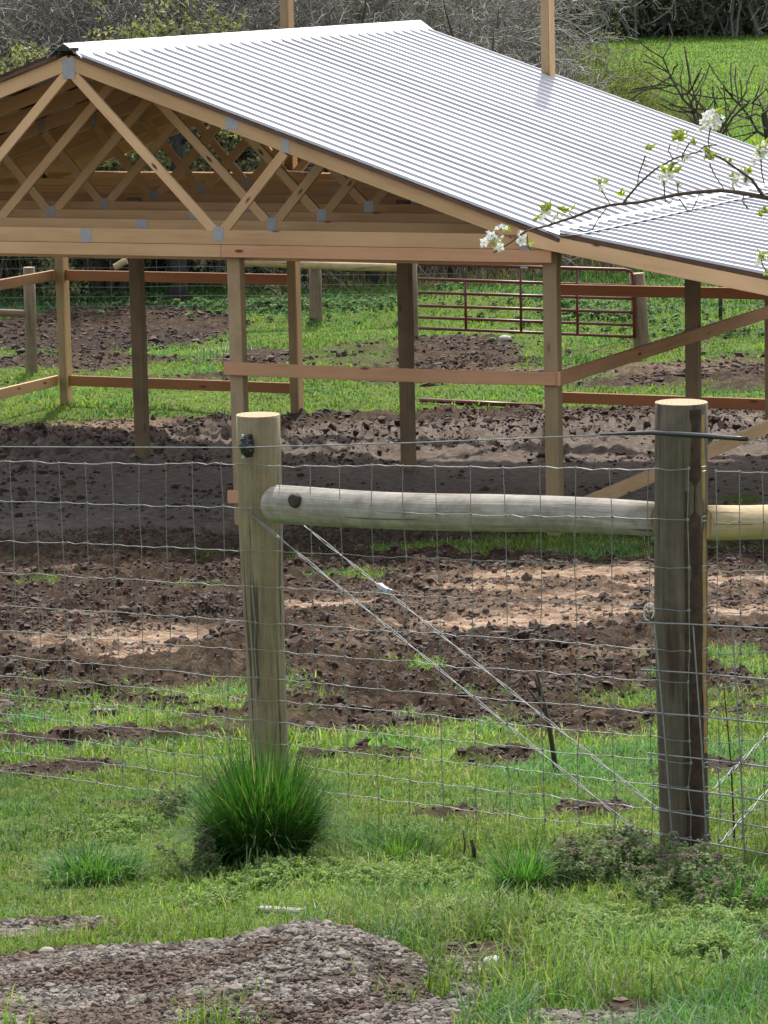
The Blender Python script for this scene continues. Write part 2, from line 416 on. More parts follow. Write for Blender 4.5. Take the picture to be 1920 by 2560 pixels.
# ------------------------------------------------------------------ ground sheet
def build_ground():
    d = [-60., -30, -10, 0, 3, 5, 6.2]
    while d[-1] < 560: d.append(d[-1]+.0165*max(1, d[-1]/10)**1.7)
    d = np.array(d); nc = 520
    s = np.linspace(-1, 1, nc)
    Dm, S = np.meshgrid(d, s, indexing='ij')
    inner = .145*np.abs(Dm)+1.3
    X = np.where(np.abs(S) < .93, S/.93*inner, np.sign(S)*(inner+((np.abs(S)-.93)/.07)**2*260))
    Y = Dm
    g, pale, dark, gr, wood = masks(X, Y)
    Z = height(X, Y)
    soil = (1-g)*(1-gr)
    # dug, trampled soil relief: clods in mud, gentle in grass
    pad = sstep(1390, 1270, row_of(Y)+60*(fbm(X, Y, 1.2, 3, 44)-.5))*sstep(1050, 1085, row_of(Y))
    near = np.clip((58-Y)/20, 0, 1)
    rough = (1-.8*pad*sstep(1120, 1170, row_of(Y)))*soil*near
    lump = sstep(.42, .66, fbm(X, Y, 4.2, 4, 61))*sstep(.36, .56, fbm(X, Y, 1.1, 3, 71))
    Z = Z + rough*(.11*(fbm(X, Y, 2.2, 3, 11)-.5)+.24*(np.abs(fbm(X, Y, 6, 4, 21)-.5)*-2+.3)+.20*(fbm(X, Y, 14, 3, 31)-.5)+.10*lump*(.5+vnoise(X*13, Y*13, 6)))*(1-.85*pale)*np.clip((Y-8)/10, .10, 1)*.55
    Z = Z + rough*pale*.0 + (1-soil)*.05*(fbm(X, Y, 3, 3, 5)-.5)
    Z = Z + dark*rough*.10*fbm(X, Y, 5, 3, 41)*np.clip((Y-8)/14, .12, 1)
    V = np.stack([X, Y, Z], -1).reshape(-1, 3); nr = len(d)
    i = np.arange(nr*nc).reshape(nr, nc)
    Fc = np.stack([i[:-1, :-1], i[:-1, 1:], i[1:, 1:], i[1:, :-1]], -1).reshape(-1, 4)
    C1 = np.stack([g, pale, dark*.8, 1+0*g], -1).reshape(-1, 4)
    me = np_mesh('ground', V, Fc, C1, True)
    C2 = np.stack([gr, pad, wood, 1+0*g], -1).reshape(-1, 4)
    a = me.attributes.new('Col2', 'FLOAT_COLOR', 'POINT'); a.data.foreach_set('color', C2.astype(np.float32).ravel())
    o = link('ground', me, M['ground']); tag(o, kind='structure')
    # fast height lookup
    def H(x, y):
        x = np.asarray(x, float); y = np.asarray(y, float)
        r = np.clip(np.interp(y, d, np.arange(nr)), 0, nr-1.001); ri = r.astype(int); rf = r-ri
        inn = .145*np.abs(y)+1.3; c = np.clip((x/inn*.93+1)/2*(nc-1), 0, nc-1.001); ci = c.astype(int); cf = c-ci
        return (Z[ri, ci]*(1-cf)+Z[ri, ci+1]*cf)*(1-rf)+(Z[ri+1, ci]*(1-cf)+Z[ri+1, ci+1]*cf)*rf
    return H
H = build_ground()

# ------------------------------------------------------------------ vegetation generators
RG = np.random.default_rng(11)
def blades(P, h, w, lean, col, rng=RG, curve=1.0, az=None, segs=3):
    """P (n,3); h,w,lean arrays; col (n,3). returns verts, quads, cols"""
    n = len(P); az = rng.uniform(0, 2*np.pi, n) if az is None else az
    face = az+np.pi/2+rng.uniform(-.6, .6, n)
    L = np.stack([np.cos(az), np.sin(az), 0*az], -1); S = np.stack([np.cos(face), np.sin(face), 0*az], -1)
    V = []; 
    for k in range(segs+1):
        t = k/segs
        horiz = lean*h*(t**(1+curve)); vert = h*t*np.sqrt(np.clip(1-(lean*t)**2*.55, .05, 1))-np.clip(lean-.9, 0, 1)*h*t**3*.55
        c = P+L*horiz[:, None]+np.array([0, 0, 1.])*vert[:, None]
        ww = (w*(1-t**1.6)+w*.06)[:, None]*.5
        V += [c-S*ww, c+S*ww]
    V = np.stack(V, 1).reshape(-1, 3); m = 2*(segs+1)
    q = []
    for k in range(segs): q.append([2*k, 2*k+1, 2*k+3, 2*k+2])
    Fq = (np.arange(n)[:, None, None]*m+np.array(q)[None]).reshape(-1, 4)
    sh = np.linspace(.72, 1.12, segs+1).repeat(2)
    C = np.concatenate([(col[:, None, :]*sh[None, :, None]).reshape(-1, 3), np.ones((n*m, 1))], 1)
    return V, Fq, C

def leaves(P, L, W, Nrm, Dir, col, fold=.25):
    n = len(P); Dir = Dir/np.linalg.norm(Dir, axis=1)[:, None]
    S = np.cross(Nrm, Dir); S = S/(np.linalg.norm(S, axis=1)[:, None]+1e-9); Up = np.cross(Dir, S)
    L = L[:, None]; W = W[:, None]
    a = P; b = P+Dir*L*.45+S*W*.5+Up*W*fold; c = P+Dir*L-Up*L*.12; d = P+Dir*L*.45-S*W*.5+Up*W*fold
    V = np.stack([a, b, c, d], 1).reshape(-1, 3); Fq = np.arange(n*4).reshape(n, 4)
    C = np.concatenate([col.repeat(4, 0), np.ones((n*4, 1))], 1)
    return V, Fq, C

def merge(parts):
    V = []; Fc = []; C = []; o = 0
    for v, f, c in parts: V.append(v); Fc.append(f+o); C.append(c); o += len(v)
    return np.concatenate(V), np.concatenate(Fc), np.concatenate(C)

def rdir(n, rng=RG):
    v = rng.normal(size=(n, 3)); return v/np.linalg.norm(v, axis=1)[:, None]

def gcol(n, a, b, rng=RG, straw=.0):
    t = rng.uniform(0, 1, n)[:, None]; c = np.array(a)*(1-t)+np.array(b)*t
    c = c*rng.uniform(.75, 1.25, n)[:, None]
    s = rng.uniform(0, 1, n) < straw; c[s] = np.array([.30, .265, .15])*rng.uniform(.7, 1.2, s.sum())[:, None]
    return c

def scatter(d0, d1, dens, margin=1.45, rng=RG):
    A = (d1**2-d0**2)/2*(2*.109*margin); n = int(A*dens)
    y = np.sqrt(rng.uniform(d0**2, d1**2, n)); x = rng.uniform(-1, 1, n)*.109*margin*y
    return x, y

def build_grass():
    parts = []; n_ = 0
    for d0, d1, dens, h, w, thr in ((6.6, 10, 6500, .048, .0042, .25), (10, 14, 4600, .045, .0048, .25), (14, 22, 1300, .060, .0085, .3), (22, 33, 520, .060, .013, .35),
                                     (38, 50, 260, .07, .020, .3), (50, 62, 200, .09, .028, .3), (62, 120, 40, .16, .045, .5), (120, 203, 14, .16, .06, .5)):
        x, y = scatter(d0, d1, dens)
        g, pale, dark, gr, wood = masks(x, y)
        r = row_of(y); pad = (r > 1062) & (r < 1310)
        keep = (RG.uniform(0, 1, len(x)) < np.clip(g*1.1, 0, 1)) & ~pad | (RG.uniform(0, 1, len(x)) < .012)
        x, y, g = x[keep], y[keep], g[keep]; n = len(x)
        tuft = fbm(x, y, 3.0 if d0 < 20 else 1.0, 3, 77); z = H(x, y)
        hh = h*RG.uniform(.5, 1.35, n)*(.45+1.2*tuft**1.5)*np.clip(.4+g, 0, 1)
        if d0 < 12: hh = hh*(1+.9*np.clip((row_of(y)-2050)/250, 0, 1)*sstep(.42, .6, fbm(x, y, 1.3, 2, 12))); hh = np.where(RG.uniform(0, 1, n) < .45, hh*.45, hh)
        yel = fbm(x, y, .8, 2, 99)[:, None]
        if d0 >= 62: a, b = (.10, .19, .03), (.20, .31, .06)
        elif d0 >= 50: a, b = (.045, .115, .040), (.10, .20, .06)
        elif d0 >= 38: a, b = (.09, .17, .03), (.17, .27, .05)
        else: a, b = (.070, .135, .024), (.185, .27, .060)
        col = gcol(n, a, b, straw=.13 if d0 < 30 else .06)*(.72+.8*yel)*(.82+.5*fbm(x, y, 3.5, 2, 101)[:, None]); blu = sstep(.5, .66, fbm(x, y, 1.7, 3, 111))[:, None]; col = col*(1-blu)+col*np.array([.62, .88, 1.25])*blu
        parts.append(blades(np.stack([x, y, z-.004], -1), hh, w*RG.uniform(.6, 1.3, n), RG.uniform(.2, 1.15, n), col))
    # far meadow blades are left to the ground sheet
    V, Fc, C = merge(parts)
    o = link('grass', np_mesh('grass', V, Fc, C), M['grass']); tag(o, 'short green pasture grass growing over the muddy field', 'grass', kind='stuff')
build_grass()

def tuft(name, px, py, n, h, w, spread, cola, colb, label, lean=(.2, 1.25), group=None):
    c = gpt(px, py); rr = np.sqrt(RG.uniform(0, 1, n))*spread; a = RG.uniform(0, 2*np.pi, n)
    x = c[0]+rr*np.cos(a); y = c[1]+rr*np.sin(a); z = H(x, y)-.01
    flop = RG.uniform(0, 1, n) < .38
    hh = h*RG.uniform(.45, 1.05, n)*(1-.35*(rr/spread)**2)*np.where(flop, .72, 1); ln = lean[0]+(lean[1]-lean[0])*np.clip(rr/spread*.7+RG.uniform(-.2, .5, n), 0, 1)
    az = a+RG.normal(0, .6, n); ln = np.where(flop, RG.uniform(.45, 1.1, n), ln); bent = RG.uniform(0, 1, n) < .06; ln = np.where(bent, 1.5, ln)
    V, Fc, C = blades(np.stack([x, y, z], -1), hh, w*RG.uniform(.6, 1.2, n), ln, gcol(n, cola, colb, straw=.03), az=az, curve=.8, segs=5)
    base = np.array([c[0], c[1], gz(c[0], c[1])])
    o = link(name, np_mesh(name, V-base, Fc, C), M['grass'], loc=base)
    return tag(o, label, 'grass clump', group)
tuft('grass_clump', 655, 2165, 3400,  .455, .0062, .135, (.020, .066, .013), (.06, .165, .027), 'large dark green arching grass clump in front of the left fence post', lean=(.02, .62))
tuft('grass_clump', 1310, 2225, 520, .20, .0055, .075, (.04, .13, .03), (.11, .26, .05), 'small grass clump between the large clump and the right fence post', lean=(.1, 1.1))
tuft('grass_clump', 230, 2200, 600, .17, .0055, .14, (.045, .12, .03), (.10, .24, .05), 'low spreading grass clump at the left, before the fence', lean=(.2, 1.2))
tuft('grass_clump', 990, 2150, 420, .14, .005, .13, (.06, .15, .03), (.13, .28, .05), 'thin pale grass clump just right of the large dark clump', lean=(.2, 1.1))
tuft('grass_clump', 1850, 2260, 420, .17, .005, .12, (.045, .14, .03), (.11, .28, .05), 'grass clump at the right edge below the wire panel', lean=(.2, 1.1))

def weeds(name, spots, label, ca, cb, L=.016, hgt=.07, flower=None, per=60):
    parts = []
    for (px, py, rx, ry, cnt) in spots:
        c = gpt(px, py); hx = rx/FPX*c[1]; hy = abs(depth_of(py-ry)-depth_of(py+ry))/2
        for k in range(cnt):
            a = RG.uniform(0, 2*np.pi); r = abs(RG.normal(0, .55)); x = c[0]+r*math.cos(a)*hx; y = c[1]+r*math.sin(a)*hy
            hh = hgt*RG.uniform(.5, 1.3)*max(.3, 1-.45*r); lx = RG.normal(0, .02, 2); n = per
            t = RG.uniform(.1, 1, n)**.8; aa = RG.uniform(0, 2*np.pi, n)
            P = np.stack([x+lx[0]*t+.004*np.cos(aa), y+lx[1]*t+.004*np.sin(aa), float(H(x, y))+hh*t], -1)
            D = np.stack([np.cos(aa), np.sin(aa), RG.uniform(-.3, .6, n)], -1)
            col = gcol(n, ca, cb)
            if flower is not None: 
                top = (t > .90) & (RG.uniform() < .5); col[top] = np.array(flower)*RG.uniform(.6, 1.3, top.sum())[:, None]
            parts.append(leaves(P, L*RG.uniform(.6, 1.3, n), L*.75*RG.uniform(.7, 1.2, n), np.array([[0, 0, 1.]]).repeat(n, 0)+.3*rdir(n), D, col))
    V, Fc, C = merge(parts)
    o = link(name, np_mesh(name, V, Fc, C), M['leaf']); tag(o, label, 'weeds', kind='stuff')
weeds('chickweed', [(960,2215,320,35,230),(1150,2300,300,40,170),(1450,2330,300,40,110),(560,2260,200,22,50),(700,2215,120,22,60),(1780,2390,180,50,90),(250,2180,160,40,60),(700,2200,260,25,90),(300,2080,180,40,90),(1800,2330,180,60,110),(1450,2330,260,60,130),(1020,2110,90,14,40),(1050,1680,60,10,25)],
      'low pale green chickweed spread along the fence foot', (.13, .22, .06), (.34, .43, .18), L=.010, hgt=.05)
weeds('dead_nettle', [(1560,2190,190,55,170),(1430,2210,60,30,40),(1740,2240,140,60,110),(430,2050,60,20,25),(510,2180,60,20,25)],
      'tall purple topped dead nettle weeds by the right post', (.12, .17, .08), (.26, .32, .18), .015, .12, (.17, .14, .12), 80)
weeds('clover', [(250,760,320,16,160),(700,790,600,26,200),(1500,800,400,40,160),(1780,840,150,14,60)], 'broad leaved clumps of pale weeds in the far paddock',
      (.06, .13, .05), (.22, .30, .18), .06, .14, None, 30)

# ------------------------------------------------------------------ clods, stones
def icos():
    t = (1+5**.5)/2
    v = np.array([(-1, t, 0), (1, t, 0), (-1, -t, 0), (1, -t, 0), (0, -1, t), (0, 1, t), (0, -1, -t), (0, 1, -t), (t, 0, -1), (t, 0, 1), (-t, 0, -1), (-t, 0, 1)], float)
    f = np.array([(0,11,5),(0,5,1),(0,1,7),(0,7,10),(0,10,11),(1,5,9),(5,11,4),(11,10,2),(10,7,6),(7,1,8),(3,9,4),(3,4,2),(3,2,6),(3,6,8),(3,8,9),(4,9,5),(2,4,11),(6,2,10),(8,6,7),(9,8,1)])
    return v/np.linalg.norm(v[0]), f
IV, IF = icos()
def stones(P, size, col, flat=(.45, .9), jit=.28, rng=RG):
    n = len(P); V = IV[None]*(1+rng.uniform(-jit, jit, (n, 12, 1)))
    sc = np.stack([rng.uniform(.7, 1.3, n), rng.uniform(.7, 1.3, n), rng.uniform(*flat, n)], -1)*size[:, None]
    V = V*sc[:, None]; a = rng.uniform(0, 2*np.pi, n); ti = rng.uniform(-.5, .5, n)
    y2 = V[..., 1]*np.cos(ti)[:, None]-V[..., 2]*np.sin(ti)[:, None]; z2 = V[..., 1]*np.sin(ti)[:, None]+V[..., 2]*np.cos(ti)[:, None]
    x3 = V[..., 0]*np.cos(a)[:, None]-y2*np.sin(a)[:, None]; y3 = V[..., 0]*np.sin(a)[:, None]+y2*np.cos(a)[:, None]
    V = np.stack([x3, y3, z2], -1)+P[:, None]
    Fc = (np.arange(n)[:, None, None]*12+IF[None]).reshape(-1, 3)
    C = np.concatenate([col.repeat(12, 0), np.ones((n*12, 1))], 1)
    return V.reshape(-1, 3), Fc, C

def build_clods():
    parts = []
    for d0, d1, dens, s in ((7.2, 13, 1600, .010), (13, 20, 1500, .015), (20, 31.5, 900, .021), (31.5, 41, 380, .026), (41, 56, 150, .036)):
        x, y = scatter(d0, d1, dens); g, pale, dark, gr, wood = masks(x, y)
        r = row_of(y); pad = (r > 1075) & (r < 1310)
        cl = fbm(x, y, 1.6, 3, 55); p = (1-g)*(1-gr)*(1-.9*pale)*np.clip((cl-.34)*3.2, 0, 1)*np.where(pad, np.where(r > 1170, .14, .5), 1)+dark*.6
        k = RG.uniform(0, 1, len(x)) < p; x, y = x[k], y[k]; n = len(x)
        sz = s*RG.uniform(.3, 1.0, n)**1.5*np.where(RG.uniform(0, 1, n) < .06, 2.2, 1)
        P = np.stack([x, y, H(x, y)+sz*.15], -1)
        t = RG.uniform(0, 1, n)[:, None]**1.4; col = np.array([.026, .015, .010])*(1-t)+np.array([.10, .060, .038])*t
        pl_ = pale[k][:, None] if len(pale) != n else pale[:, None]; col = col*(1+1.6*pl_)
        parts.append(stones(P, sz, col, (.4, .95), .48))
    V, Fc, C = merge(parts)
    o = link('soil_clods', np_mesh('soil_clods', V, Fc, C), M['clod']); tag(o, 'dark broken clods of churned mud over the field', 'soil', kind='stuff')
    # gravel
    parts = []
    x, y = scatter(6.4, 10.5, 15000); g, pale, dark, gr, wood = masks(x, y)
    k = RG.uniform(0, 1, len(x)) < gr*1.1*(.25+.75*(fbm(x, y, 3, 3, 8) > .38)); x, y = x[k], y[k]; n = len(x)
    sz = .0092*RG.uniform(.35, 1.0, n)**1.2*np.where(RG.uniform(0, 1, n) < .05, 1.9, 1)
    t = RG.uniform(0, 1, n)[:, None]**1.3; col = np.array([.075, .058, .046])*(1-t)+np.array([.27, .23, .19])*t
    brn = (fbm(x, y, 5, 3, 15) > .60)[:, None]; col = np.where(brn, col*np.array([.55, .42, .33]), col)
    parts.append(stones(np.stack([x, y, H(x, y)+sz*.2], -1), sz, col, (.5, .9), .25))
    V, Fc, C = merge(parts)
    o = link('gravel', np_mesh('gravel', V, Fc, C), M['clod']); tag(o, 'heap of crushed grey gravel in the foreground', 'gravel', kind='stuff')
build_clods()

# ------------------------------------------------------------------ trees
def segtree(rng, stems, spread, hgt, droop=.0, twig=.006, levels=4, kids=(3, 5), wig=.3, fork=.55):
    A = []; B = []; RA = []; RB = []; tips = []; trunk = []
    def grow(p, d, L, r, lev):
        n = max(3, int(5 if lev < 2 else 3)); q = p; step = L/n
        for i in range(n):
            d = d+rng.normal(0, wig, 3)*(.35 if lev == 0 else .8)+np.array([0, 0, .06 if lev < 2 else -droop]); d = d/np.linalg.norm(d)
            e = q+d*step; r1 = r*(1-.5*(i+1)/n) if lev < levels-1 else r*(1-.6*(i+1)/n)
            r0 = r*(1-.5*i/n) if lev < levels-1 else r*(1-.6*i/n)
            (trunk if lev == 0 else A).append(None) if False else None
            A.append(q); B.append(e); RA.append(max(twig, r0)); RB.append(max(twig*.8, r1)); trunk.append(lev == 0)
            q = e
            if lev < levels-1 and (i >= 1 or lev > 0):
                for k in range(rng.integers(1, 3) if lev < 2 else rng.integers(1, 3)):
                    s = rng.normal(size=3); s = s-d*np.dot(s, d); s = s/np.linalg.norm(s)
                    nd = d*fork+s*(1-fork)*1.5; grow(q, nd/np.linalg.norm(nd), L*rng.uniform(.45, .72), max(twig, r1*.55), lev+1)
            if lev >= levels-2: tips.append((q, d))
    for s in range(stems):
        a = rng.uniform(0, 2*np.pi); t = rng.uniform(0, spread) if stems > 1 else .05*spread
        d = np.array([math.cos(a)*t, math.sin(a)*t, 1.]); d = d/np.linalg.norm(d)
        grow(np.array([math.cos(a), math.sin(a), 0])*(.15*(stems > 1)*rng.uniform(.3, 1.5))-np.array([0, 0, .1]), d, hgt*rng.uniform(.4, .6), hgt*(.007 if hgt > 10 else .012)*(1.6 if stems == 1 else 1), 0)
    return map(np.array, (A, B, RA, RB, trunk)), tips

def seg_mesh(A, B, RA, RB, col, sides=3):
    n = len(A); D = B-A; D = D/(np.linalg.norm(D, axis=1)[:, None]+1e-9)
    ref = np.where(np.abs(D[:, 2:3]) > .8, np.array([[1., 0, 0]]), np.array([[0, 0, 1.]]))
    a = np.cross(D, ref); a = a/np.linalg.norm(a, axis=1)[:, None]; b = np.cross(D, a)
    V = []
    for P, R in ((A, RA), (B, RB)):
        for k in range(sides):
            t = 2*np.pi*k/sides; V.append(P+(a*math.cos(t)+b*math.sin(t))*R[:, None])
    V = np.stack(V, 1).reshape(-1, 3); q = [[k, (k+1) % sides, sides+(k+1) % sides, sides+k] for k in range(sides)]
    Fq = (np.arange(n)[:, None, None]*2*sides+np.array(q)[None]).reshape(-1, 4)
    C = np.concatenate([col.repeat(2*sides, 0), np.ones((n*2*sides, 1))], 1)
    return V, Fq, C

def make_tree(name, seed, stems, spread, hgt, label, cat, bark, tbark, leafn=0, lcol=None, lsize=.05, twig=.006, levels=4, droop=.0, wig=.3, group=None):
    rng = np.random.default_rng(seed)
    (A, B, RA, RB, tr), tips = segtree(rng, stems, spread, hgt, droop, twig, levels, wig=wig)
    root = thing(name, label, cat, (0, 0, 0), group)
    ct = np.array(tbark)*rng.uniform(.8, 1.2, (tr.sum(), 1)); link('trunk', np_mesh('trunk', *seg_mesh(A[tr], B[tr], RA[tr], RB[tr], ct, 7), True), M['bark'], root)
    o = ~tr; cc = np.array(bark)*rng.uniform(.5, 1.5, (o.sum(), 1))
    V, Fc, C = seg_mesh(A[o], B[o], RA[o], RB[o], cc, 3)
    if not leafn: link('crown', np_mesh('crown', V, Fc, C), M['bark'], root)
    else:
        cr = link('crown', np_mesh('crown', V, Fc, C), M['bark'], root)
        P = np.array([t[0] for t in tips]); idx = rng.integers(0, len(P), leafn); P = P[idx]+rng.normal(0, .06*hgt/5, (leafn, 3))
        col = gcol(leafn, lcol[0], lcol[1], rng)
        v, f, c = leaves(P, lsize*rng.uniform(.5, 1.3, leafn), lsize*.6*rng.uniform(.6, 1.2, leafn), rdir(leafn, rng), rdir(leafn, rng), col)
        link('foliage', np_mesh('foliage', v, f, c), M['leaf'], cr)
    return root

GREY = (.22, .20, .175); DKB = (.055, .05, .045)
protos = []
for i in range(5):
    protos.append(make_tree('bare_tree', 100+i, 5, .75, 6.2, 'x', 'tree', GREY if i % 2 else (.28, .26, .23), DKB, 700 if i != 2 else 1600, ((.10, .11, .05), (.20, .20, .10)), .05, .0085, 5, .10, .42))
bud = make_tree('budding_tree', 201, 5, .6, 5.6, 'x', 'tree', (.07, .06, .045), (.06, .05, .04), 30000, ((.14, .145, .08), (.27, .27, .155)), .10, .008, 4, .05, .3)
olive = make_tree('leafing_shrub', 301, 9, 1.1, 3.4, 'x', 'shrub', (.15, .15, .09), DKB, 30000, ((.12, .15, .045), (.27, .31, .10)), .055, .006, 4, .0, .3)
orch = make_tree('orchard_tree', 401, 1, .3, 4.6, 'x', 'tree', (.08, .065, .055), (.05, .04, .035), 0, None, .05, .013, 3, -.05, .2)
forest = [make_tree('woodland_tree', 501+i, 2, .5, 14, 'x', 'tree', (.38, .38, .35), (.26, .26, .24), 7000, ((.20, .22, .16), (.34, .36, .27)), .24, .035, 4, .03, .33) for i in range(3)]  # bark and leaf colours paled to stand in for distance haze

used = set()
def put(proto, name, x, y, s, label, group, rz=None, sz=None):
    if proto in used: o = copy_tree(proto)
    else: o = proto; used.add(proto)
    o.name = name; o.location = (x, y, float(H(x, y)) if abs(x) < .14*abs(y) else gz(x, y)); o.rotation_euler = (0, 0, random.uniform(0, 6.28) if rz is None else rz)
    o.scale = (s, s, sz or s); tag(o, label, 'shrub' if 'shrub' in name else 'tree', group)
    return o
G1 = 'bare grey trees in the thicket behind the paddock'
TL = 'leafless grey twiggy tree in the tangled thicket behind the barn'
rr = random.Random(5)
k = 0
for row, (yy, x0, x1, st) in enumerate(((59.5, -7.6, 1.5, 1.15), (63, -8.2, 1.6, 1.2), (67.5, -9, 1.8, 1.35), (74, -10, 2.0, 1.5), (84, -11.5, 2.4, 1.7), (96, -13, 3.0, 2.0))):
    x = x0
    while x < x1:
        s = rr.uniform(.85, 1.2); s *= (1 if x < .6+row*.3 else .75)
        put(protos[k % 5], 'bare_tree', x+rr.uniform(-.3, .3), yy+rr.uniform(-1, 1), s*(1+row*.06), TL, G1); k += 1; x += st*rr.uniform(.8, 1.2)
def px_x(px, d): return float(at(px, 300, d)[0])
put(bud, 'budding_tree', px_x(250, 54.5), 54.5, 1.0, 'yellow green budding tree behind the barn peak, largest of the three in new leaf', 'budding trees left of the roof', 0)
put(bud, 'budding_tree', px_x(10, 56), 56, .9, 'budding tree at the left edge above the dark roof slope', 'budding trees left of the roof', 2)
put(bud, 'budding_tree', px_x(430, 57), 57, .8, 'small budding tree behind the front of the ridge cap', 'budding trees left of the roof', 4)
put(olive, 'leafing_shrub', px_x(1530, 80), 80, 1.0, 'rounded olive green shrub right of the tall pole, widest of three', 'olive shrubs beside the meadow')
put(olive, 'leafing_shrub', px_x(1400, 84), 84, .85, 'olive green shrub nearest the tall pole above the roof', 'olive shrubs beside the meadow')
put(olive, 'leafing_shrub', px_x(1630, 77), 76, .72, 'low olive shrub nearest the bare orchard tree', 'olive shrubs beside the meadow')
put(orch, 'orchard_tree', px_x(1752, 62), 62, 1.2, 'dark bare orchard tree standing before the green meadow behind the blossom', 'bare orchard trees before the meadow', 1.0)
put(orch, 'orchard_tree', px_x(1925, 64), 64, 1.2, 'dark bare orchard tree at the right edge before the meadow', 'bare orchard trees before the meadow', 3.4)
k = 0
for yy, st in ((203, 2.2), (208, 2.2), (214, 2.4), (222, 2.6)):
    x = -4.
    while x < 30:
        put(forest[k % 3], 'woodland_tree', x+rr.uniform(-1, 1), yy+rr.uniform(-3, 3), rr.uniform(.8, 1.25), 'tall grey woodland tree in the wood beyond the meadow', 'woodland trees beyond the meadow'); k += 1; x += st*rr.uniform(.8, 1.2)

# dark trunks seen under the roof
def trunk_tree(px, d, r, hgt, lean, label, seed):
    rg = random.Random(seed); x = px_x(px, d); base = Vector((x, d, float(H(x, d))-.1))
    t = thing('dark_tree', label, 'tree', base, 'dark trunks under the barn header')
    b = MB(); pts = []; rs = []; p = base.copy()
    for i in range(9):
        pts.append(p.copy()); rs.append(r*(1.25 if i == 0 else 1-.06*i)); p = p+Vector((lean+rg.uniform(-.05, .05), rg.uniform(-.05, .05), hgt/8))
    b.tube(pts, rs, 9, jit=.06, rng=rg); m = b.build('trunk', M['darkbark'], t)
    b = MB()
    for q in range(9):
        i = rg.randint(2, 7); a = pts[i]; dr = Vector((rg.uniform(-1, 1), rg.uniform(-1, 1), rg.uniform(.1, .9))).normalized()
        bp_ = [a]; 
        for s in range(5): dr = (dr+Vector((rg.uniform(-.3, .3), rg.uniform(-.3, .3), rg.uniform(-.1, .2)))).normalized(); bp_.append(bp_[-1]+dr*.4)
        b.tube(bp_, [r*.35*(1-s/6) for s in range(6)], 5, rng=rg)
    b.build('limb', M['darkbark'], t)
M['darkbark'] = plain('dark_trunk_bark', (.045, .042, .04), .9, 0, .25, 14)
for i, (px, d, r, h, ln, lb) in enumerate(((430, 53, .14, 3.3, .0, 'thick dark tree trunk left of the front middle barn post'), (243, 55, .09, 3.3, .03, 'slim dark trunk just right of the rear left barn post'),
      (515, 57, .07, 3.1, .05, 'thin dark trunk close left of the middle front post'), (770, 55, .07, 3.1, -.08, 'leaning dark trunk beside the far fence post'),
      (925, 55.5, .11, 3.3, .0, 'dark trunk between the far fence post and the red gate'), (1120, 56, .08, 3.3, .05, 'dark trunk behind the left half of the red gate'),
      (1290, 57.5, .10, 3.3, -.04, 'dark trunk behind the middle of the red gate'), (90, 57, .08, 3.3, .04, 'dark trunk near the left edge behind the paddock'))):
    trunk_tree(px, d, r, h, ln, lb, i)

def build_brush():
    parts = []; rng = np.random.default_rng(9)
    # tangled undergrowth: short wandering stems and dead grass
    n = 7000; y = rng.uniform(55.5, 70, n); x = rng.uniform(-9, 4.6, n); z = H(x, y)
    A = np.stack([x, y, z], -1); d = np.stack([rng.normal(0, .5, n), rng.normal(0, .5, n), np.ones(n)], -1); d /= np.linalg.norm(d, axis=1)[:, None]
    for s in range(6):
        B = A+d*rng.uniform(.15, .42, n)[:, None]; r = np.full(n, .0085*(1-s*.1))
        parts.append(seg_mesh(A, B, r, r*.85, np.array([.22, .20, .17])*rng.uniform(.35, 1.4, (n, 1)), 3))
        A = B; d = d+rng.normal(0, .38, (n, 3))+np.array([0, 0, -.07*s]); d /= np.linalg.norm(d, axis=1)[:, None]
    V, Fc, C = merge(parts); o = link('undergrowth', np_mesh('undergrowth', V, Fc, C), M['bark']); tag(o, 'tangled grey brown bare undergrowth at the wood edge', 'undergrowth', kind='stuff')
    parts = []; n = 26000; y = rng.uniform(54.5, 64, n)**1.0; x = rng.uniform(-9, 8.5, n)
    k = (x < 5.5) | (y < 58); x, y = x[k], y[k]; n = len(x); z = H(x, y)
    green = fbm(x, y, .6, 3, 4) > .5
    col = np.where(green[:, None], gcol(n, (.06, .12, .035), (.11, .19, .06), rng), gcol(n, (.17, .14, .08), (.27, .22, .13), rng))
    parts.append(blades(np.stack([x, y, z], -1), rng.uniform(.15, .6, n)*np.clip((y-53.5)/4, .3, 1), rng.uniform(.012, .03, n), rng.uniform(.1, .9, n), col))
    V, Fc, C = merge(parts); o = link('rank_grass', np_mesh('rank_grass', V, Fc, C), M['grass']); tag(o, 'rank straw coloured grass at the edge of the thicket', 'grass', kind='stuff')
    n = 60000; y = rng.uniform(57, 80, n); x = rng.uniform(-10, 4.6, n); hx = fbm(x, y, .5, 3, 14)
    k = hx > .42; x, y = x[k], y[k]; n = len(x)
    z = H(x, y)+rng.uniform(0, 1, n)**1.2*4.6*np.where(x > 1.6, .3, 1)
    k = fbm(x+z*.7, z*1.1, .9, 3, 24) > .5; x, y, z = x[k], y[k], z[k]; n = len(x)
    v, f, c = leaves(np.stack([x, y, z], -1), rng.uniform(.03, .075, n), rng.uniform(.02, .05, n), rdir(n, rng), rdir(n, rng), gcol(n, (.055, .075, .035), (.14, .16, .08), rng))
    o = link('young_leaves', np_mesh('young_leaves', v, f, c), M['leaf']); tag(o, 'sparse young leaves scattered through the thicket', 'leaves', kind='stuff')
build_brush()

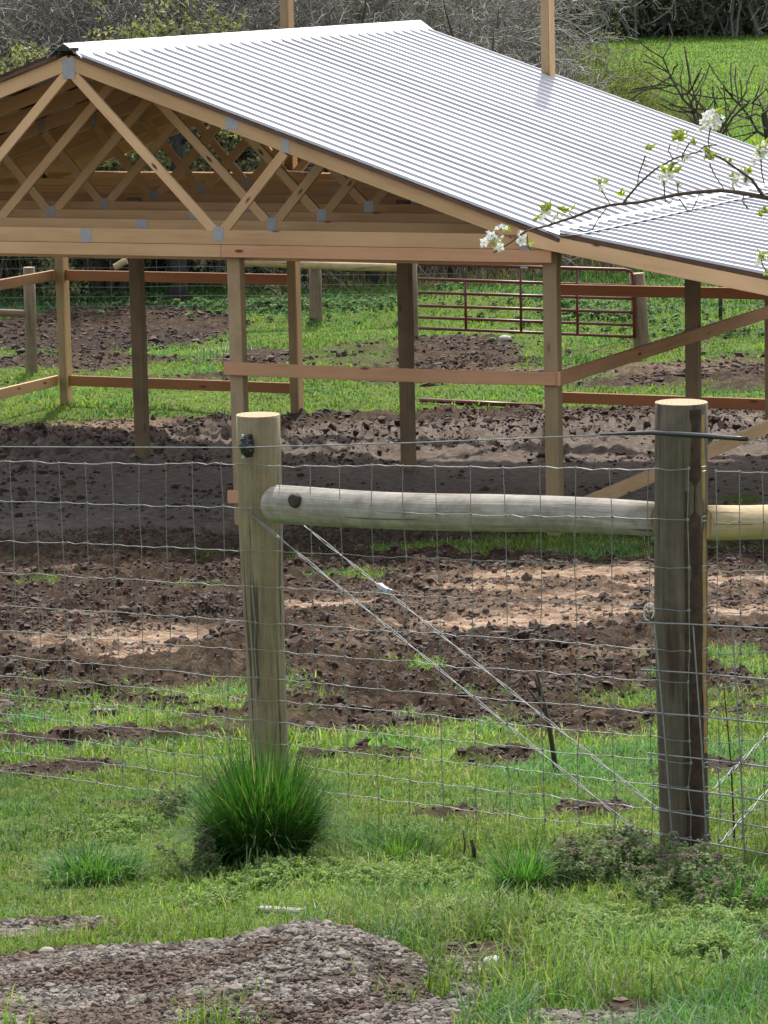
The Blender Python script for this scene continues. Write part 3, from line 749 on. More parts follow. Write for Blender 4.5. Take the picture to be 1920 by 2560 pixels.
# ------------------------------------------------------------------ the pole barn
BX, BY, YAW = 1.4598, 30.577, .4324
cy_, sy_ = math.cos(YAW), math.sin(YAW)
def B(u, v, z): return Vector((BX-u*cy_+v*sy_, BY+u*sy_+v*cy_, z))
DU = Vector((-cy_, sy_, 0)); DV = Vector((sy_, cy_, 0))
BD = 3.74; W = 3.048; HS = 4.60
barn = thing('pole_barn', 'unfinished open pole barn with pale timber trusses and bare metal roof', 'barn', B(0, 0, 0))
def post(u, v, top, label=None, m='treated', wu=.13, wv=.105, bot=-.4):
    b = MB()
    p0 = B(u, v, bot); p1 = B(u, v, top)
    b.board(p0, p1, wu, wv, DU); return b.build('post', M[m], barn)
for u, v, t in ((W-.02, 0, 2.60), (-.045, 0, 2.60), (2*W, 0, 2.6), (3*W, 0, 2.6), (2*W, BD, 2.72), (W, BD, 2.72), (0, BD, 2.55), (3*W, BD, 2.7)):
    post(u, v, t, None, 'shadedtreated' if v > 1 else 'treated')
for u, v, t, lb in ((3*W, 2*BD, 2.7, None), (6.13, 2*BD, 6.2, 'tall rear post rising high above the ridge'), (2.985, 2*BD, 6.2, 'tall rear post rising above the roof edge'), (.46, 2*BD, 2.5, None)):
    o = post(u, v, t, None, 'treated' if t < 3 else 'treated', .095, .13)
    if lb: o['label'] = lb
    b = MB(); b.board(B(u-.062, v-.012, -.3), B(u-.062, v-.012, t), .125, .018, DV); b.build('side_board', M['pine'], o)
for v in (0, BD, 2*BD):
    post(-3.05, v, 2.2)
VF = -.13      # front truss plane
# trusses
SL = .3413
ZB0, ZB1 = 2.605, 2.735
def zt(u): return 4.312-(abs(u-HS))*SL
def build_truss():
    b = MB(); v = VF; t = .038
    tcw = .14*math.cos(math.atan(SL)); off = tcw/2/math.cos(math.atan(SL))
    for sgn in (-1, 1):
        b.board(B(HS, v, zt(HS)-off), B(HS+sgn*(HS+.02), v, zt(HS+HS+.02)-off), tcw, t)
    b.board(B(-.02, v, (ZB0+ZB1)/2), B(4.48, v, (ZB0+ZB1)/2), ZB1-ZB0, t); b.board(B(4.484, v, (ZB0+ZB1)/2), B(2*HS+.02, v, (ZB0+ZB1)/2), ZB1-ZB0, t)
    tr = b.build('truss', M['pine'], barn)
    zc = 2.73
    webs = [((HS-.05, 4.12), (3.17, zc)), ((2.44, 3.43), (3.07, zc)), ((HS+.05, 4.12), (2*HS-3.17, zc)), ((2*HS-2.44, 3.43), (2*HS-3.07, zc))]
    for i, (a, e) in enumerate(webs):
        w = MB(); dv = (.0 if i % 2 else .002)
        w.board(B(a[0], v+dv, a[1]), B(e[0], v+dv, e[1]), .089, .036); w.build('web', M['pine'], tr)
    for (u, z, ww, hh) in ((HS, 4.19, .13, .19), (3.115, 2.70, .10, .13), (2*HS-3.115, 2.70, .10, .13), (2.42, 3.50, .07, .14), (2*HS-2.42, 3.50, .07, .14), (2.95, 3.70, .12, .13), (4.482, 2.67, .11, .125), (.12, 2.66, .12, .12)):
        g = MB()
        for dv in (-.021, .021): g.board(B(u-ww/2, v+dv, z), B(u+ww/2, v+dv, z), hh, .002)
        g.build('gusset_plate', M['plate'], tr)
    return tr
tr0 = build_truss()
SP = 1.075
for k in range(1, 8):
    c = copy_tree(tr0, barn); c.location = DV*(SP*k)
# headers and rear boards
def member(name, pts, w, t, m, up=(0, 0, 1), bow=0):
    b = MB()
    for p0, p1 in pts: b.board(p0, p1, w, t, up, bow)
    return b.build(name, M[m], barn)
hz = 2.546; hh = .112
member('header', [(B(3.1, VF, hz), B(9.2, VF, hz))], hh, .038, 'pine'); member('header', [(B(-.10, VF, hz), B(3.095, VF, hz))], hh, .038, 'fir')
member('header', [(B(-.1, .085, 2.52), B(9.2, .085, 2.52))], .15, .038, 'pine')
for v in (BD-.08, BD+.08): member('header', [(B(-.1, v, 2.48), B(9.2, v, 2.48))], .24, .038, 'redfir')
member('header', [(B(.3, 2*BD-.1, 2.50), B(9.25, 2*BD-.1, 2.50))], .235, .038, 'redfir')
member('header', [(B(.3, 2*BD+.10, 2.62), B(9.25, 2*BD+.10, 2.62))], .22, .038, 'redfir')
member('brace', [(B(6.0, 2*BD+.02, 3.55), B(5.35, 2*BD+.02, 2.78))], .09, .038, 'redfir')
member('brace', [(B(6.35, 2*BD-.3, 2.77), B(5.3, 2*BD-1.2, 2.80))], .04, .14, 'pine'); member('brace', [(B(5.2, 2*BD+.3, 2.78), B(3.6, 2*BD+.25, 3.0))], .04, .14, 'pine')
# girts
member('girt', [(B(W+.08, VF+.045, 1.478), B(-.11, VF+.045, 1.478))], .118, .038, 'fir', bow=-.012)
member('girt', [(B(W+.08, VF+.045, .30), B(-.11, VF+.045, .30))], .118, .038, 'fir')
member('girt', [(B(-.128, -.085, 1.478), B(-.128, 2*BD, 1.478))], .122, .038, 'fir')
member('girt', [(B(-.128, -.085, .285), B(-.128, 2*BD, .32))], .13, .038, 'pine')
for z, mm in ((1.525, 'redfir'), (.285, 'redfir')):
    member('girt', [(B(3*W-.06, 2*BD-.02, z), B(6.19, 2*BD-.02, z))], .12, .038, mm)
    member('girt', [(B(2.93, 2*BD-.02, z-(.05 if z > 1 else 0)), B(-.6, 2*BD-.02, z-(.05 if z > 1 else 0)))], .12, .038, mm)
    member('girt', [(B(3*W+.085, 2*BD-.04, z), B(3*W+.085, -.1, z))], .12, .038, 'fir')
# lean-to rafters
LS = .178; UK = -.25
def zr(u): return 2.775+(u-UK)*LS
for k in range(8):
    v = VF+SP*k
    b = MB(); b.board(B(.12, v-.002 if k == 0 else v, 2.66), B(.12-.001, v, 2.66), .01, .01) if False else None
    b.board(B(.20, v-.040, zr(.20)-.135), B(-3.2, v-.040, zr(-3.2)-.135), .132, .038); b.build('rafter', M['pine'], barn)
member('header', [(B(-3.0, VF, 2.02), B(-3.0, 2*BD, 2.02))], .19, .038, 'fir')
# purlins
def purl(u, z, sgn):
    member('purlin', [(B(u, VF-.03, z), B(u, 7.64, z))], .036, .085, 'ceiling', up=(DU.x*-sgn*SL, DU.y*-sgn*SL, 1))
for i in range(9):
    q = .13+i*.535
    for sgn in (-1, 1): purl(HS+sgn*q, zt(HS+q)+.022, -sgn)
for i in range(5): 
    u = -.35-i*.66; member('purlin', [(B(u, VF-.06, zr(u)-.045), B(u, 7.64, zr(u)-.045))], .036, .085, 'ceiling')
# roof sheets
def sheet(name, ua, za, ub, zb, v0, v1, label=None):
    prof = [(0, 0), (.018, .022), (.038, .022), (.056, 0), (.145, .0015)]
    vs = []; v = v0; i = 0
    while v < v1:
        for a, h in prof:
            if v+a <= v1: vs.append((v+a, h))
        v += .229
    b = MB(); L = math.hypot(ub-ua, zb-za); nseg = 8
    for (va, ha), (vb, hb) in zip(vs[:-1], vs[1:]):
        for k in range(nseg):
            q0, q1 = k/nseg, (k+1)/nseg
            P = lambda q, v, h: B(ua+(ub-ua)*q, v, za+(zb-za)*q+h)
            b.quad([P(q0, va, ha), P(q1, va, ha), P(q1, vb, hb), P(q0, vb, hb)], [(L*q0, va), (L*q1, va), (L*q1, vb), (L*q0, vb)])
    o = b.build(name, M['roof'], barn)
    if label: o['label'] = label
    return o
V0, V1 = VF-.07, 7.71
zk = zt(0)+.043+(-UK)*-SL
sheet('roof_sheet', HS-.08, zt(HS)+.043-.08*SL, -.22, zt(HS)+.043-(HS+.22)*SL, V0, V1, 'bright ribbed metal sheet on the sunlit right slope')
sheet('roof_sheet', HS+.08, zt(HS)+.043-.08*SL, 2*HS+.25, zt(HS)+.043-(HS+.25)*SL, V0, V1, 'ribbed metal sheet on the shaded left slope')
ze = zt(HS)+.043-(HS+.22)*SL
LZ0 = zr(-.2)-.022; 
sheet('roof_sheet', -.2, LZ0, -3.3, LZ0-3.1*LS, V0, V1, 'flatter ribbed metal sheet over the lean-to')
b = MB()
for sgn in (-1, 1):
    for q0, q1, h0, h1 in ((0, .02, .085, .082), (.02, .17, .082, .026), (.17, .178, .026, .012)):
        b.quad([B(HS+sgn*q0, V0-.03, zt(HS+q0)+.02+h0), B(HS+sgn*q1, V0-.03, zt(HS+q1)+.02+h1), B(HS+sgn*q1, V1+.02, zt(HS+q1)+.02+h1), B(HS+sgn*q0, V1+.02, zt(HS+q0)+.02+h0)], [(0, 0)]*4)
o = b.build('ridge_cap', M['cap'], barn)
m_ = o.modifiers.new('t', 'SOLIDIFY'); m_.thickness = .003
b = MB()
b.quad([B(-.08, V0-.01, ze+.14*SL+.024), B(-.235, V0-.01, ze-.002+.026), B(-.235, V1, ze-.002+.026), B(-.08, V1, ze+.14*SL+.024)], [(0, 0)]*4)
b.quad([B(-.235, V0-.01, ze-.002+.026), B(-.40, V0-.01, LZ0-.2*LS+.024), B(-.40, V1, LZ0-.2*LS+.024), B(-.235, V1, ze-.002+.026)], [(0, 0)]*4)
o = b.build('flashing', M['cap'], barn); m_ = o.modifiers.new('t', 'SOLIDIFY'); m_.thickness = .003
M['rake'] = plain('brown_rake_edge', (.16, .085, .055), .7, 0, .2, 10)
member('rake_board', [(B(HS-.1, V0+.012, zt(HS-.1)+.018), B(-.2, V0+.012, ze-.022))], .034, .012, 'rake')
member('rake_board', [(B(HS+.1, V0+.012, zt(HS-.1)+.018), B(2*HS+.2, V0+.012, ze-.022))], .034, .012, 'rake')
member('rake_board', [(B(-.2, V0+.012, LZ0-.022), B(-3.25, V0+.012, LZ0-3.05*LS-.022))], .034, .012, 'rake')
b = MB(); b.board(B(HS-.13, VF-.075, zt(HS)+.05), B(HS+.13, VF-.075, zt(HS)+.05), .03, .05); b.build('closure_strip', M['black'], barn)

# ------------------------------------------------------------------ near fence
FA, FS = .8702, .0894
P22 = np.array([.9174, 10.585, 3.6067]); ST = .1655
FN = np.array([math.sin(FA), math.cos(FA), 0]); FD = np.array([-math.cos(FA), math.sin(FA), 0])
rows = np.cumsum([0, 6, 6, 5, 5, 4, 4, 3, 3, 3, 3, 3, 3])*.0254
def fence_pt(t, h, off=0): return P22+FD*t+np.array([0, 0, -FS*t-h])+FN*off
def on_fence(px, py, off=0):
    d = ray(px, py); P0 = P22+FN*off; k = ((P0-CAM)@FN)/(d@FN); return CAM+d*k

def round_post(name, topc, botc, r0, r1, m, label, seed, tilt=(0, 0)):
    rg = random.Random(seed); b = MB(); n = 12; pts = []; rs = []
    bot = np.array(botc)-np.array([0, 0, .35])
    for i in range(n+1):
        t = i/n; p = bot*(1-t)+np.array(topc)*t; p = p+np.array([.004*math.sin(t*5+seed), 0, 0]); pts.append(p); rs.append((r1*(1-t)+r0*t)*(1+.02*math.sin(t*9+seed)))
    b.tube(pts, rs, 22, jit=.012, rng=rg, capmi=1); o = b.build_top(name, [M[m], M['end']], label, 'fence post', tuple(botc), None)
    return o
LPc = on_fence(646, 1036, .095); LPb = on_fence(673, 1900, .09)
RPc = on_fence(1701, 1005, .10); RPb = on_fence(1724, 2155, .10)
LPb[0] = LPc[0]+.005; LPb[1] = LPc[1]; RPb[0] = RPc[0]+.0; RPb[1] = RPc[1]
lp = round_post('fence_post', LPc, (LPb[0], LPb[1], gz(LPb[0], LPb[1])), .079, .064, 'post', 'light tan round wooden fence post rising behind the large grass clump', 1)
rp = round_post('fence_post', RPc, (RPb[0], RPb[1], gz(RPb[0], RPb[1])), .083, .077, 'barkpost', 'thick dark stained round fence post with black tube across it', 2)
M['bark_strip'] = plain('reddish_bark_remnant', (.075, .042, .026), .9, 0, .3, 35, (.025, .014, .010))
M['orange_wood'] = plain('orange_sapwood', (.42, .25, .09), .85, 0, .2, 30)
def strip(name, c0, z0, z1, r, a0, wid, m, seed, off):
    rg = random.Random(seed); b = MB(); n = 70; rows_ = []
    for i in range(n+1):
        z = z0+(z1-z0)*i/n; w_ = wid*(.55+.5*vn1(i*.17+seed)+.35*vn1(i*.7+seed*3)-.15); ce = a0+.12*(vn1(i*.11+seed*5)-.5)
        if vn1(i*.16+seed*9) < .22: w_ *= .12
        rows_.append([Vector((c0[0]+(r+off*(1 if 0 < k < 4 else .2))*math.cos(ce+w_*(k/4-.5)), c0[1]+(r+off*(1 if 0 < k < 4 else .2))*math.sin(ce+w_*(k/4-.5)), z)) for k in range(5)])
    for i in range(n):
        for k in range(4): b.quad([rows_[i][k], rows_[i][k+1], rows_[i+1][k+1], rows_[i+1][k]], [(i*.02, k*.02)]*4, True)
    return b.build(name, M[m], rp)
def vn1(x): return float(vnoise(np.array([x]), np.array([.5]), 3)[0])
zt_, zb_ = RPc[2]-.015, gz(RPb[0], RPb[1])+.02
strip('bark_strip', RPc, zb_, zt_, .0815, rad(-62), .62, 'bark_strip', 2, .0035); strip('bark_strip', RPc, zb_+.3, zt_-.02, .0815, rad(-38), .28, 'orange_wood', 5, .002); strip('bark_strip', RPc, zb_, zt_-.25, .0815, rad(-84), .25, 'bark_strip', 8, .002)
def log(name, a, b_, r0, r1, m, label, seed, roundend=False):
    rg = random.Random(seed); a = np.array(a); b_ = np.array(b_); b = MB(); pts = []; rs = []; n = 14
    for i in range(n+1):
        t = i/n; pts.append(a*(1-t)+b_*t+np.array([0, 0, .006*math.sin(t*6+seed)])); r = r0*(1-t)+r1*t; rs.append(r*(1+.02*math.sin(7*t+seed)))
    if roundend:
        d = (b_-a)/np.linalg.norm(b_-a)
        pts = [a-d*.05, a-d*.035, a-d*.012]+pts[1:]; rs = [r0*.55, r0*.86, r0*.98]+rs[1:]
    b.tube(pts, rs, 20, jit=.01, rng=rg, capmi=1)
    o = b.build_top(name, [M[m], M['end']], label, 'log rail', tuple(a)); return o
ra = on_fence(700, 1261, .03); rb = on_fence(1655, 1301, .13)
r1 = log('brace_rail', ra, rb, .069, .055, 'greyrail', 'weathered grey round log rail bracing the two fence posts', 3, True)
kb = MB(); kc = on_fence(731, 1252, .03-.0705)
kb.tube([kc-FN*.005, kc-FN*.002, kc+FN*.02], [.017, .023, .026], 14, jit=.08); kb.build('knot', M['stick'], r1)
# right bay, turning away
RA = rad(59); RD = np.array([math.cos(RA), math.sin(RA), 0])
rc = on_fence(1745, 1303, .12); re_ = np.array(rc)+RD*2.3+np.array([0, 0, -.36])
log('brace_rail', rc, re_, .056, .052, 'yellowrail', 'fresh yellow log rail running back from the right fence post', 5)
e2 = re_+RD*.06; round_post('fence_post', (e2[0], e2[1], e2[2]+.35), (e2[0], e2[1], gz(e2[0], e2[1])), .07, .065, 'post', 'far fence post ending the yellow rail beyond the right edge', 6)

def wav(p0, p1, n, amp, seg=.16, rg=random):
    p0 = np.array(p0); p1 = np.array(p1); out = []
    L = np.linalg.norm(p1-p0); m = max(2, int(L/.02))
    ph = rg.uniform(0, 6)
    for i in range(m+1):
        t = i/m; s = t*L/seg*2*math.pi
        out.append(p0*(1-t)+p1*t+np.array([0, 0, amp*(math.sin(s+ph)*.5+math.sin(s*2.1+ph)*.3)]))
    return out
def mesh_fence(name, org, D, sl, t0, n, st, label, seed, post_r=None):
    rg = random.Random(seed); f = thing(name, label, 'wire fence', (org[0], org[1], gz(org[0], org[1])))
    Pn = lambda t, h: np.array(org)+np.array(D)*t+np.array([0, 0, -sl*t-h])
    jit = {}
    for i in range(n): 
        for j in range(13): jit[i, j] = rg.uniform(-.008, .008), rg.uniform(-.004, .004)
    for j, h in enumerate(rows):
        b = MB(); pts = []
        for i in range(n):
            t = t0+i*st; a = Pn(t+jit[i, j][0], h+jit[i, j][1])
            if i:
                p = pts[-1]; 
                for q in (.2, .5, .8): pts.append(p*(1-q)+a*q+np.array([0, 0, rg.uniform(-.0032, .0032)-(.002 if q == .5 else 0)]))
            pts.append(a)
        b.tube(pts, .0019 if j in (0, 12) else .0015, 5, rng=rg); b.build('line_wire', M['wire'], f, False)
    for i in range(n):
        b = MB(); t = t0+i*st
        pts = [Pn(t+jit[i, j][0], h+jit[i, j][1]) for j, h in enumerate(rows)]
        b.tube(pts, .0015, 5, rng=rg)
        for p in pts: b.blob(p, .0052, rg.randint(0, 999), 1.3, 5, 3, .1)
        b.build('stay_wire', M['wire'], f, False)
    return f
mesh_fence('woven_wire_fence', P22, FD, FS, -.005, 29, ST, 'galvanised woven wire fence stapled across both near posts', 31)
O2 = P22-FD*.10+FN*.02
mesh_fence('woven_wire_fence', O2, RD, .155, .02, 16, ST, 'woven wire fence turning back at the right of the dark post', 32)

def cable(name, pts, r, m, label, cat, n=6):
    b = MB(); b.tube(pts, r, n); L = tuple(np.array(pts[0])); return b.build_top(name, M[m], label, cat, L)
# brace wires
def twist(name, a, c, label, tens=False):
    a = np.array(a); c = np.array(c); b = MB(); L = np.linalg.norm(c-a); n = 60
    d = (c-a)/L; s = np.cross(d, [0, 0, 1]); s /= np.linalg.norm(s); u = np.cross(s, d)
    for ph in (0, math.pi):
        b.tube([a+d*L*i/n+(s*math.cos(i*.5+ph)+u*math.sin(i*.5+ph))*.0035*(1 if 0 < i < n else .3) for i in range(n+1)], .0019, 5)
    o = b.build_top(name, M['wire'], label, 'wire', tuple(a))
    if tens:
        k = a+d*L*.245; q = MB(); q.tube([k-d*.035, k-d*.02, k+d*.02, k+d*.035], [.006, .014, .014, .006], 10); q.tube([k-s*.02, k+s*.02], .006, 8)
        q.tube([k+d*.02+u*.012, k+d*.05+u*.02], .004, 6); q.build('tensioner', M['plate'], o)
    return o
twist('brace_wire', on_fence(607, 1270, .02), on_fence(1648, 2125, .02), 'lower twisted brace wire slanting to the foot of the dark post')
twist('brace_wire', on_fence(752, 1308, .16), on_fence(1668, 2040, .16), 'upper twisted brace wire with a small ratchet tensioner', True)
def on_right(px, py, off=0):
    nn = np.array([RD[1], -RD[0], 0]); d = ray(px, py); P0 = O2+nn*off; k = ((P0-CAM)@nn)/(d@nn); return CAM+d*k
q0 = on_right(1799, 2110); q1 = on_right(1920, 1975); twist('brace_wire', q0, q1+(q1-q0)*1.2, 'lower brace wire rising right from the dark post')
q0 = on_right(1781, 1975); q1 = on_right(1896, 1860); twist('brace_wire', q0, q1+(q1-q0)*1.4, 'upper brace wire rising right from the dark post')
# electric wire, insulator, black tube
e0 = on_fence(-160, 1116, -.03); e1 = on_fence(598, 1119, -.03); e2 = on_fence(1500, 1088, -.02); e3 = on_fence(1740, 1090, -.02); e4 = on_right(1985, 1112)
cable('electric_wire', [e0, e0*.5+e1*.5-np.array([0, 0, .001]), e1, e1*.5+e2*.5+np.array([0, 0, -.004]), e2], .0024, 'wire', 'thin straight electric fence wire above the woven mesh', 'wire')
cable('electric_wire', [on_fence(1855, 1096, -.05), e4, e4+RD*1.5], .0019, 'wire', 'short electric wire leaving the right end of the black tube', 'wire')
tube_pts = [on_fence(x, y, o_) for x, y, o_ in ((1490, 1087, -.01), (1560, 1084, -.012), (1632, 1082, -.012), (1700, 1086, -.015), (1770, 1090, -.02), (1830, 1095, -.04), (1867, 1098, -.06))]
cable('insulating_tube', tube_pts, [.0035, .0055, .0075, .0085, .008, .0075, .007], 'black', 'black plastic insulating tube stapled across the dark post', 'tube', 10)
ic = on_fence(612, 1116, -.008)
b = MB(); sd = FD
for i in range(5):
    t = (i-2)/2
    b.tube([ic+np.array([0, 0, t*.034])+FN*.03, ic+np.array([0, 0, t*.034])-FN*(.012*(1-t*t)+.002)], [.016*(1-.55*t*t), .013*(1-.6*t*t)], 10)
b.tube([ic+np.array([0, 0, -.036])+FN*.012, ic+FN*(-.006), ic+np.array([0, 0, .036])+FN*.012], [.010, .018, .010], 10)
ins = b.build_top('insulator', M['black'], 'black ribbed plastic insulator nailed to the tan post', 'insulator', tuple(ic))
b = MB()
for s in (-1, 1): b.tube([ic+np.array([0, 0, s*.037])-FN*.004, ic+np.array([0, 0, s*.037])-FN*.012], .006, 8)
b.build('nail', M['plate'], ins)
for j, h in enumerate(rows):
    p = P22+FD*(-.075)+np.array([0, 0, -h+.0025]); b = MB()
    b.tube([p+FN*.01, p-FN*.006, p-FN*.006+np.array([0, 0, .014]), p+FN*.01+np.array([0, 0, .014])], .0022, 5); b.build('staple', M['wire'], rp, False)

# leaning panel on the right
PA = rad(-50); PD = np.array([math.cos(PA), math.sin(PA), 0]); PN = np.array([-PD[1], PD[0], 0]); PO = P22-FN*.05
def on_panel(px, py, off=0):
    d = ray(px, py); k = (((PO-PN*off)-CAM)@PN)/(d@PN); return CAM+d*k
pan = thing('stock_panel', 'heavy welded wire stock panel leaning against the dark post', 'wire panel', tuple(on_panel(1660, 2130)))
for (x0, y0, y1) in ((1590, 1556, 1571), (1602, 1674, 1699), (1609, 1780, 1808), (1618, 1883, 1918), (1625, 1964, 2003), (1636, 2023, 2071), (1640, 2086, 2136), (1655, 2128, 2172)):
    b = MB(); p0 = on_panel(x0, y0); p1 = on_panel(1920, y1); e = p1+(p1-p0)*.8; b.tube([p0, p0*.6+p1*.4+np.array([0, 0, .002]), p1, e], .0026, 6); b.build('line_rod', M['wire'], pan, False)
for (x0, y0, x1, y1) in ((1636, 1562, 1684, 2150), (1733, 1565, 1770, 2170), (1831, 1570, 1864, 2190), (1931, 1575, 1960, 2200), (2035, 1580, 2060, 2220), (2140, 1580, 2165, 2240)):
    b = MB(); b.tube([on_panel(x0, y0, .004), on_panel((x0+x1)/2+3, (y0+y1)/2, .004), on_panel(x1, y1, .004)], .0024, 6); b.build('stay_rod', M['wire'], pan, False)
def loop(px, py, r, label, m):
    c = on_panel(px, py, .01); b = MB(); pts = [c+np.array([math.cos(a)*r*.55, -.01*math.sin(a), math.sin(a)*r]) for a in [i/10*math.pi*1.6-.9 for i in range(12)]]
    b.tube(pts, .0028, 6); b.build_top('wire_tie', M[m], label, 'tie', tuple(c), 'ties holding the wire panel')
loop(1622, 1530, .028, 'looped pale cord tying the panel top to the fence', 'white'); loop(1684, 2100, .03, 'pale wire tie at the foot of the dark post', 'wire')

# sticks, rods, stones and small things
def rod(px0, py0, px1, py1, r, m, name, label, cat, kids=()):
    g = gpt(px1, py1); d = g[1]; t = at(px0, py0, d); b = MB()
    mid = (t+g)/2+np.array([.006, 0, 0]); b.tube([t, mid, g-np.array([0, 0, .03])], [r*.7, r, r*1.2], 7, jit=.15)
    for (a0, b0, a1, b1) in kids: b.tube([at(a0, b0, d), at(a1, b1, d)], [r*.35, r*.55], 5)
    return b.build_top(name, M[m], label, cat, tuple(g))
rod(1342, 1680, 1394, 1940, .0085, 'stick', 'dead_sapling', 'thin dark dead sapling stuck upright behind the wire mesh', 'stick', [(1302, 1696, 1368, 1790), (1335, 1690, 1350, 1740)])
rod(1157, 2075, 1158, 2145, .003, 'rust', 'rusty_rod', 'thin rusty rod in the grass left of the short thick stub', 'rod')
rod(1178, 2100, 1184, 2155, .007, 'stick', 'wooden_stub', 'short thick broken wooden stub in the grass', 'stick')
rod(1408, 2080, 1409, 2150, .003, 'rust', 'rusty_rod', 'thin rusty rod just right of the small grass clump', 'rod')
rod(1808, 1700, 1838, 2120, .003, 'rust', 'bramble_cane', 'thin brown cane standing right of the dark post', 'stick')
c = gpt(258, 1785); b = MB()
for i in range(5): b.blob((c[0]-.045+.024*i, c[1]+.01*(i % 2), float(H(c[0], c[1]))+.018), .027, i, .75, 7, 5, .3)
b.build_top('rubber_lump', M['rubber'], 'small black lump lying on the grass strip left of the tan post', 'debris', tuple(c))
def rock(px, py, r, label, name='stone', m='stone', sq=.6):
    c = gpt(px, py); b = MB(); b.blob((c[0], c[1], float(H(c[0], c[1]))+r*.3), r, int(px), sq, 10, 7, .10); b.build_top(name, M[m], label, 'stone', tuple(c))
rock(1235, 2428, .030, 'smooth pale stone in the bare patch beside the gravel heap'); rock(1262, 853, .09, 'whitish stone lying in the far paddock below the gate')
rock(118, 2395, .022, 'dark grey stone on the gravel at the left', m='lath')
c0 = gpt(650, 2290); c1 = gpt(755, 2296); b = MB(); b.board((c0[0], c0[1], H(c0[0], c0[1])+.008), (c1[0], c1[1], H(c1[0], c1[1])+.012), .014, .035); b.build_top('board_scrap', M['lath'], 'pale weathered board scrap lying in the grass behind the gravel', 'board', tuple(c0))
# dandelion
c = gpt(1812, 1835); top = at(1812, 1822, c[1]); b = MB(); b.tube([c, top], .0015, 5)
fl = b.build_top('dandelion', M['twig'], 'single yellow dandelion flower right of the dark post', 'flower', tuple(c))
n = 60; a = RG.uniform(0, 2*np.pi, n); D = np.stack([np.cos(a), np.sin(a)*.8, RG.uniform(-.2, .9, n)], -1)
V, Fc, C = leaves(np.tile(top, (n, 1))-c, RG.uniform(.008, .014, n), np.full(n, .004), rdir(n), D, np.tile([.75, .55, .02], (n, 1)))
link('flower_head', np_mesh('flower_head', V, Fc, C), M['petal'], fl)

# ------------------------------------------------------------------ far paddock: gate, posts, rails, pipe
def far_post(px, pyt, pyb, r, label, m='farpost', dx=0):
    c = gpt(px, pyb); t = at(px+dx, pyt, c[1]); b = MB(); b.tube([c-np.array([0, 0, .3]), c, (c+t)/2, t], [r*1.05, r*1.03, r, r*.97], 12, jit=.02, capmi=1)
    return b.build_top('paddock_post', [M[m], M['end']], label, 'fence post', tuple(c), 'round posts of the far paddock fence'), c
p1, c1 = far_post(80, 668, 935, .075, 'grey round paddock post at the left, joined by a low rail', dx=-8)
p2, c2 = far_post(791, 645, 812, .09, 'round paddock post under the long yellow rail', dx=-4)
p3, c3 = far_post(1606, 683, 885, .10, 'round gate post at the right end of the red gate', dx=-14)
p4, c4 = far_post(1030, 640, 845, .09, 'round gate post hidden behind the dark middle barn post', dx=-4)
ya = at(350, 662, c2[1]); 
log('paddock_rail', at(604, 655, c2[1]-.2), at(1010, 671, c2[1]-.2), .062, .055, 'yellowrail', 'long yellow peeled log rail across the far fence', 8)
log('paddock_rail', at(-120, 776, c1[1]), at(72, 786, c1[1]), .05, .048, 'fir2' if 'fir2' in M else 'farpost', 'low brown log rail at the left end of the paddock', 9)
log('brace_stub', at(285, 668, 50.5), at(318, 652, 50.5), .05, .05, 'yellowrail', 'short pale slanted log end just left of the dark barn post', 10)
# gate
gd = c3[1]-.1; gate = thing('tube_gate', 'maroon tubular steel farm gate with six bars behind the barn', 'gate', tuple(c4))
GA = lambda x, y: at(x, y, gd)
def lerp_y(x, a, b_): return a[1]+(b_[1]-a[1])*(x-a[0])/(b_[0]-a[0])
bars = [((1046, 660), (1560, 674)), ((1046, 697), (1580, 715)), ((1046, 731), (1582, 747)), ((1046, 764), (1583, 781)), ((1046, 793), (1584, 813)), ((1046, 820), (1586, 842))]
for i, (a, e) in enumerate(bars):
    b = MB(); A_ = GA(*a); E_ = GA(*e); r = .021
    if i == 0:
        b.tube([A_, E_, GA(1576, 678), GA(1583, 690), GA(1585, 715), GA(1586, 845)], r, 8); b.build('frame', M['gatered'], gate)
    else: b.tube([A_, E_], r*.9, 8); b.build('bar', M['gatered'], gate)
for x, y0, y1 in ((1163, 700, 824), (1301, 668, 830), (1442, 672, 836)):
    b = MB(); b.tube([GA(x, y0), GA(x+2, y1)], .017, 8); b.build('upright', M['gatered'], gate)
b = MB(); b.tube([GA(1301, 669), GA(1319, 670)], .026, 10); b.build('latch', M['plate'], gate)
pa = gpt(1050, 1010); pb = gpt(1355, 1024)
b = MB(); b.tube([(pa[0], pa[1], H(pa[0], pa[1])+.04), (pb[0], pb[1], H(pb[0], pb[1])+.04)], .028, 8); b.build_top('steel_pipe', M['gatered'], 'maroon steel pipe lying on the grass behind the barn', 'pipe', tuple(pa))
# far mesh fence
def far_fence(a, b_, hgt, label, rws=7, st=.32, r=.0019, post=None):
    a = np.array(a); b_ = np.array(b_); L = np.linalg.norm(b_-a); D = (b_-a)/L
    f = thing('paddock_wire_fence', label, 'wire fence', tuple(a))
    for j in range(rws):
        h = hgt*(j+1)/rws; b = MB(); b.tube([a+D*L*i/10+np.array([0, 0, h-.01*(i % 2)]) for i in range(11)], r, 4); b.build('line_wire', M['wire'], f, False)
    k = int(L/st)
    for i in range(k+1):
        b = MB(); q = a+D*(L*i/k); b.tube([q+np.array([0, 0, .02]), q+np.array([0, 0, hgt])], r*.85, 4); b.build('stay_wire', M['wire'], f, False)
far_fence((c2[0]-7.5, c2[1]+1.2, 0), (c2[0]+2.0, c2[1]-.1, 0), 1.1, 'thin wire mesh fence crossing the far paddock before the trees', 8, .32)
far_fence((c3[0]+.1, c3[1], 0), (c3[0]+6, c3[1]+2.5, 0), 1.1, 'wire fence running right from the gate post', 6, .5)
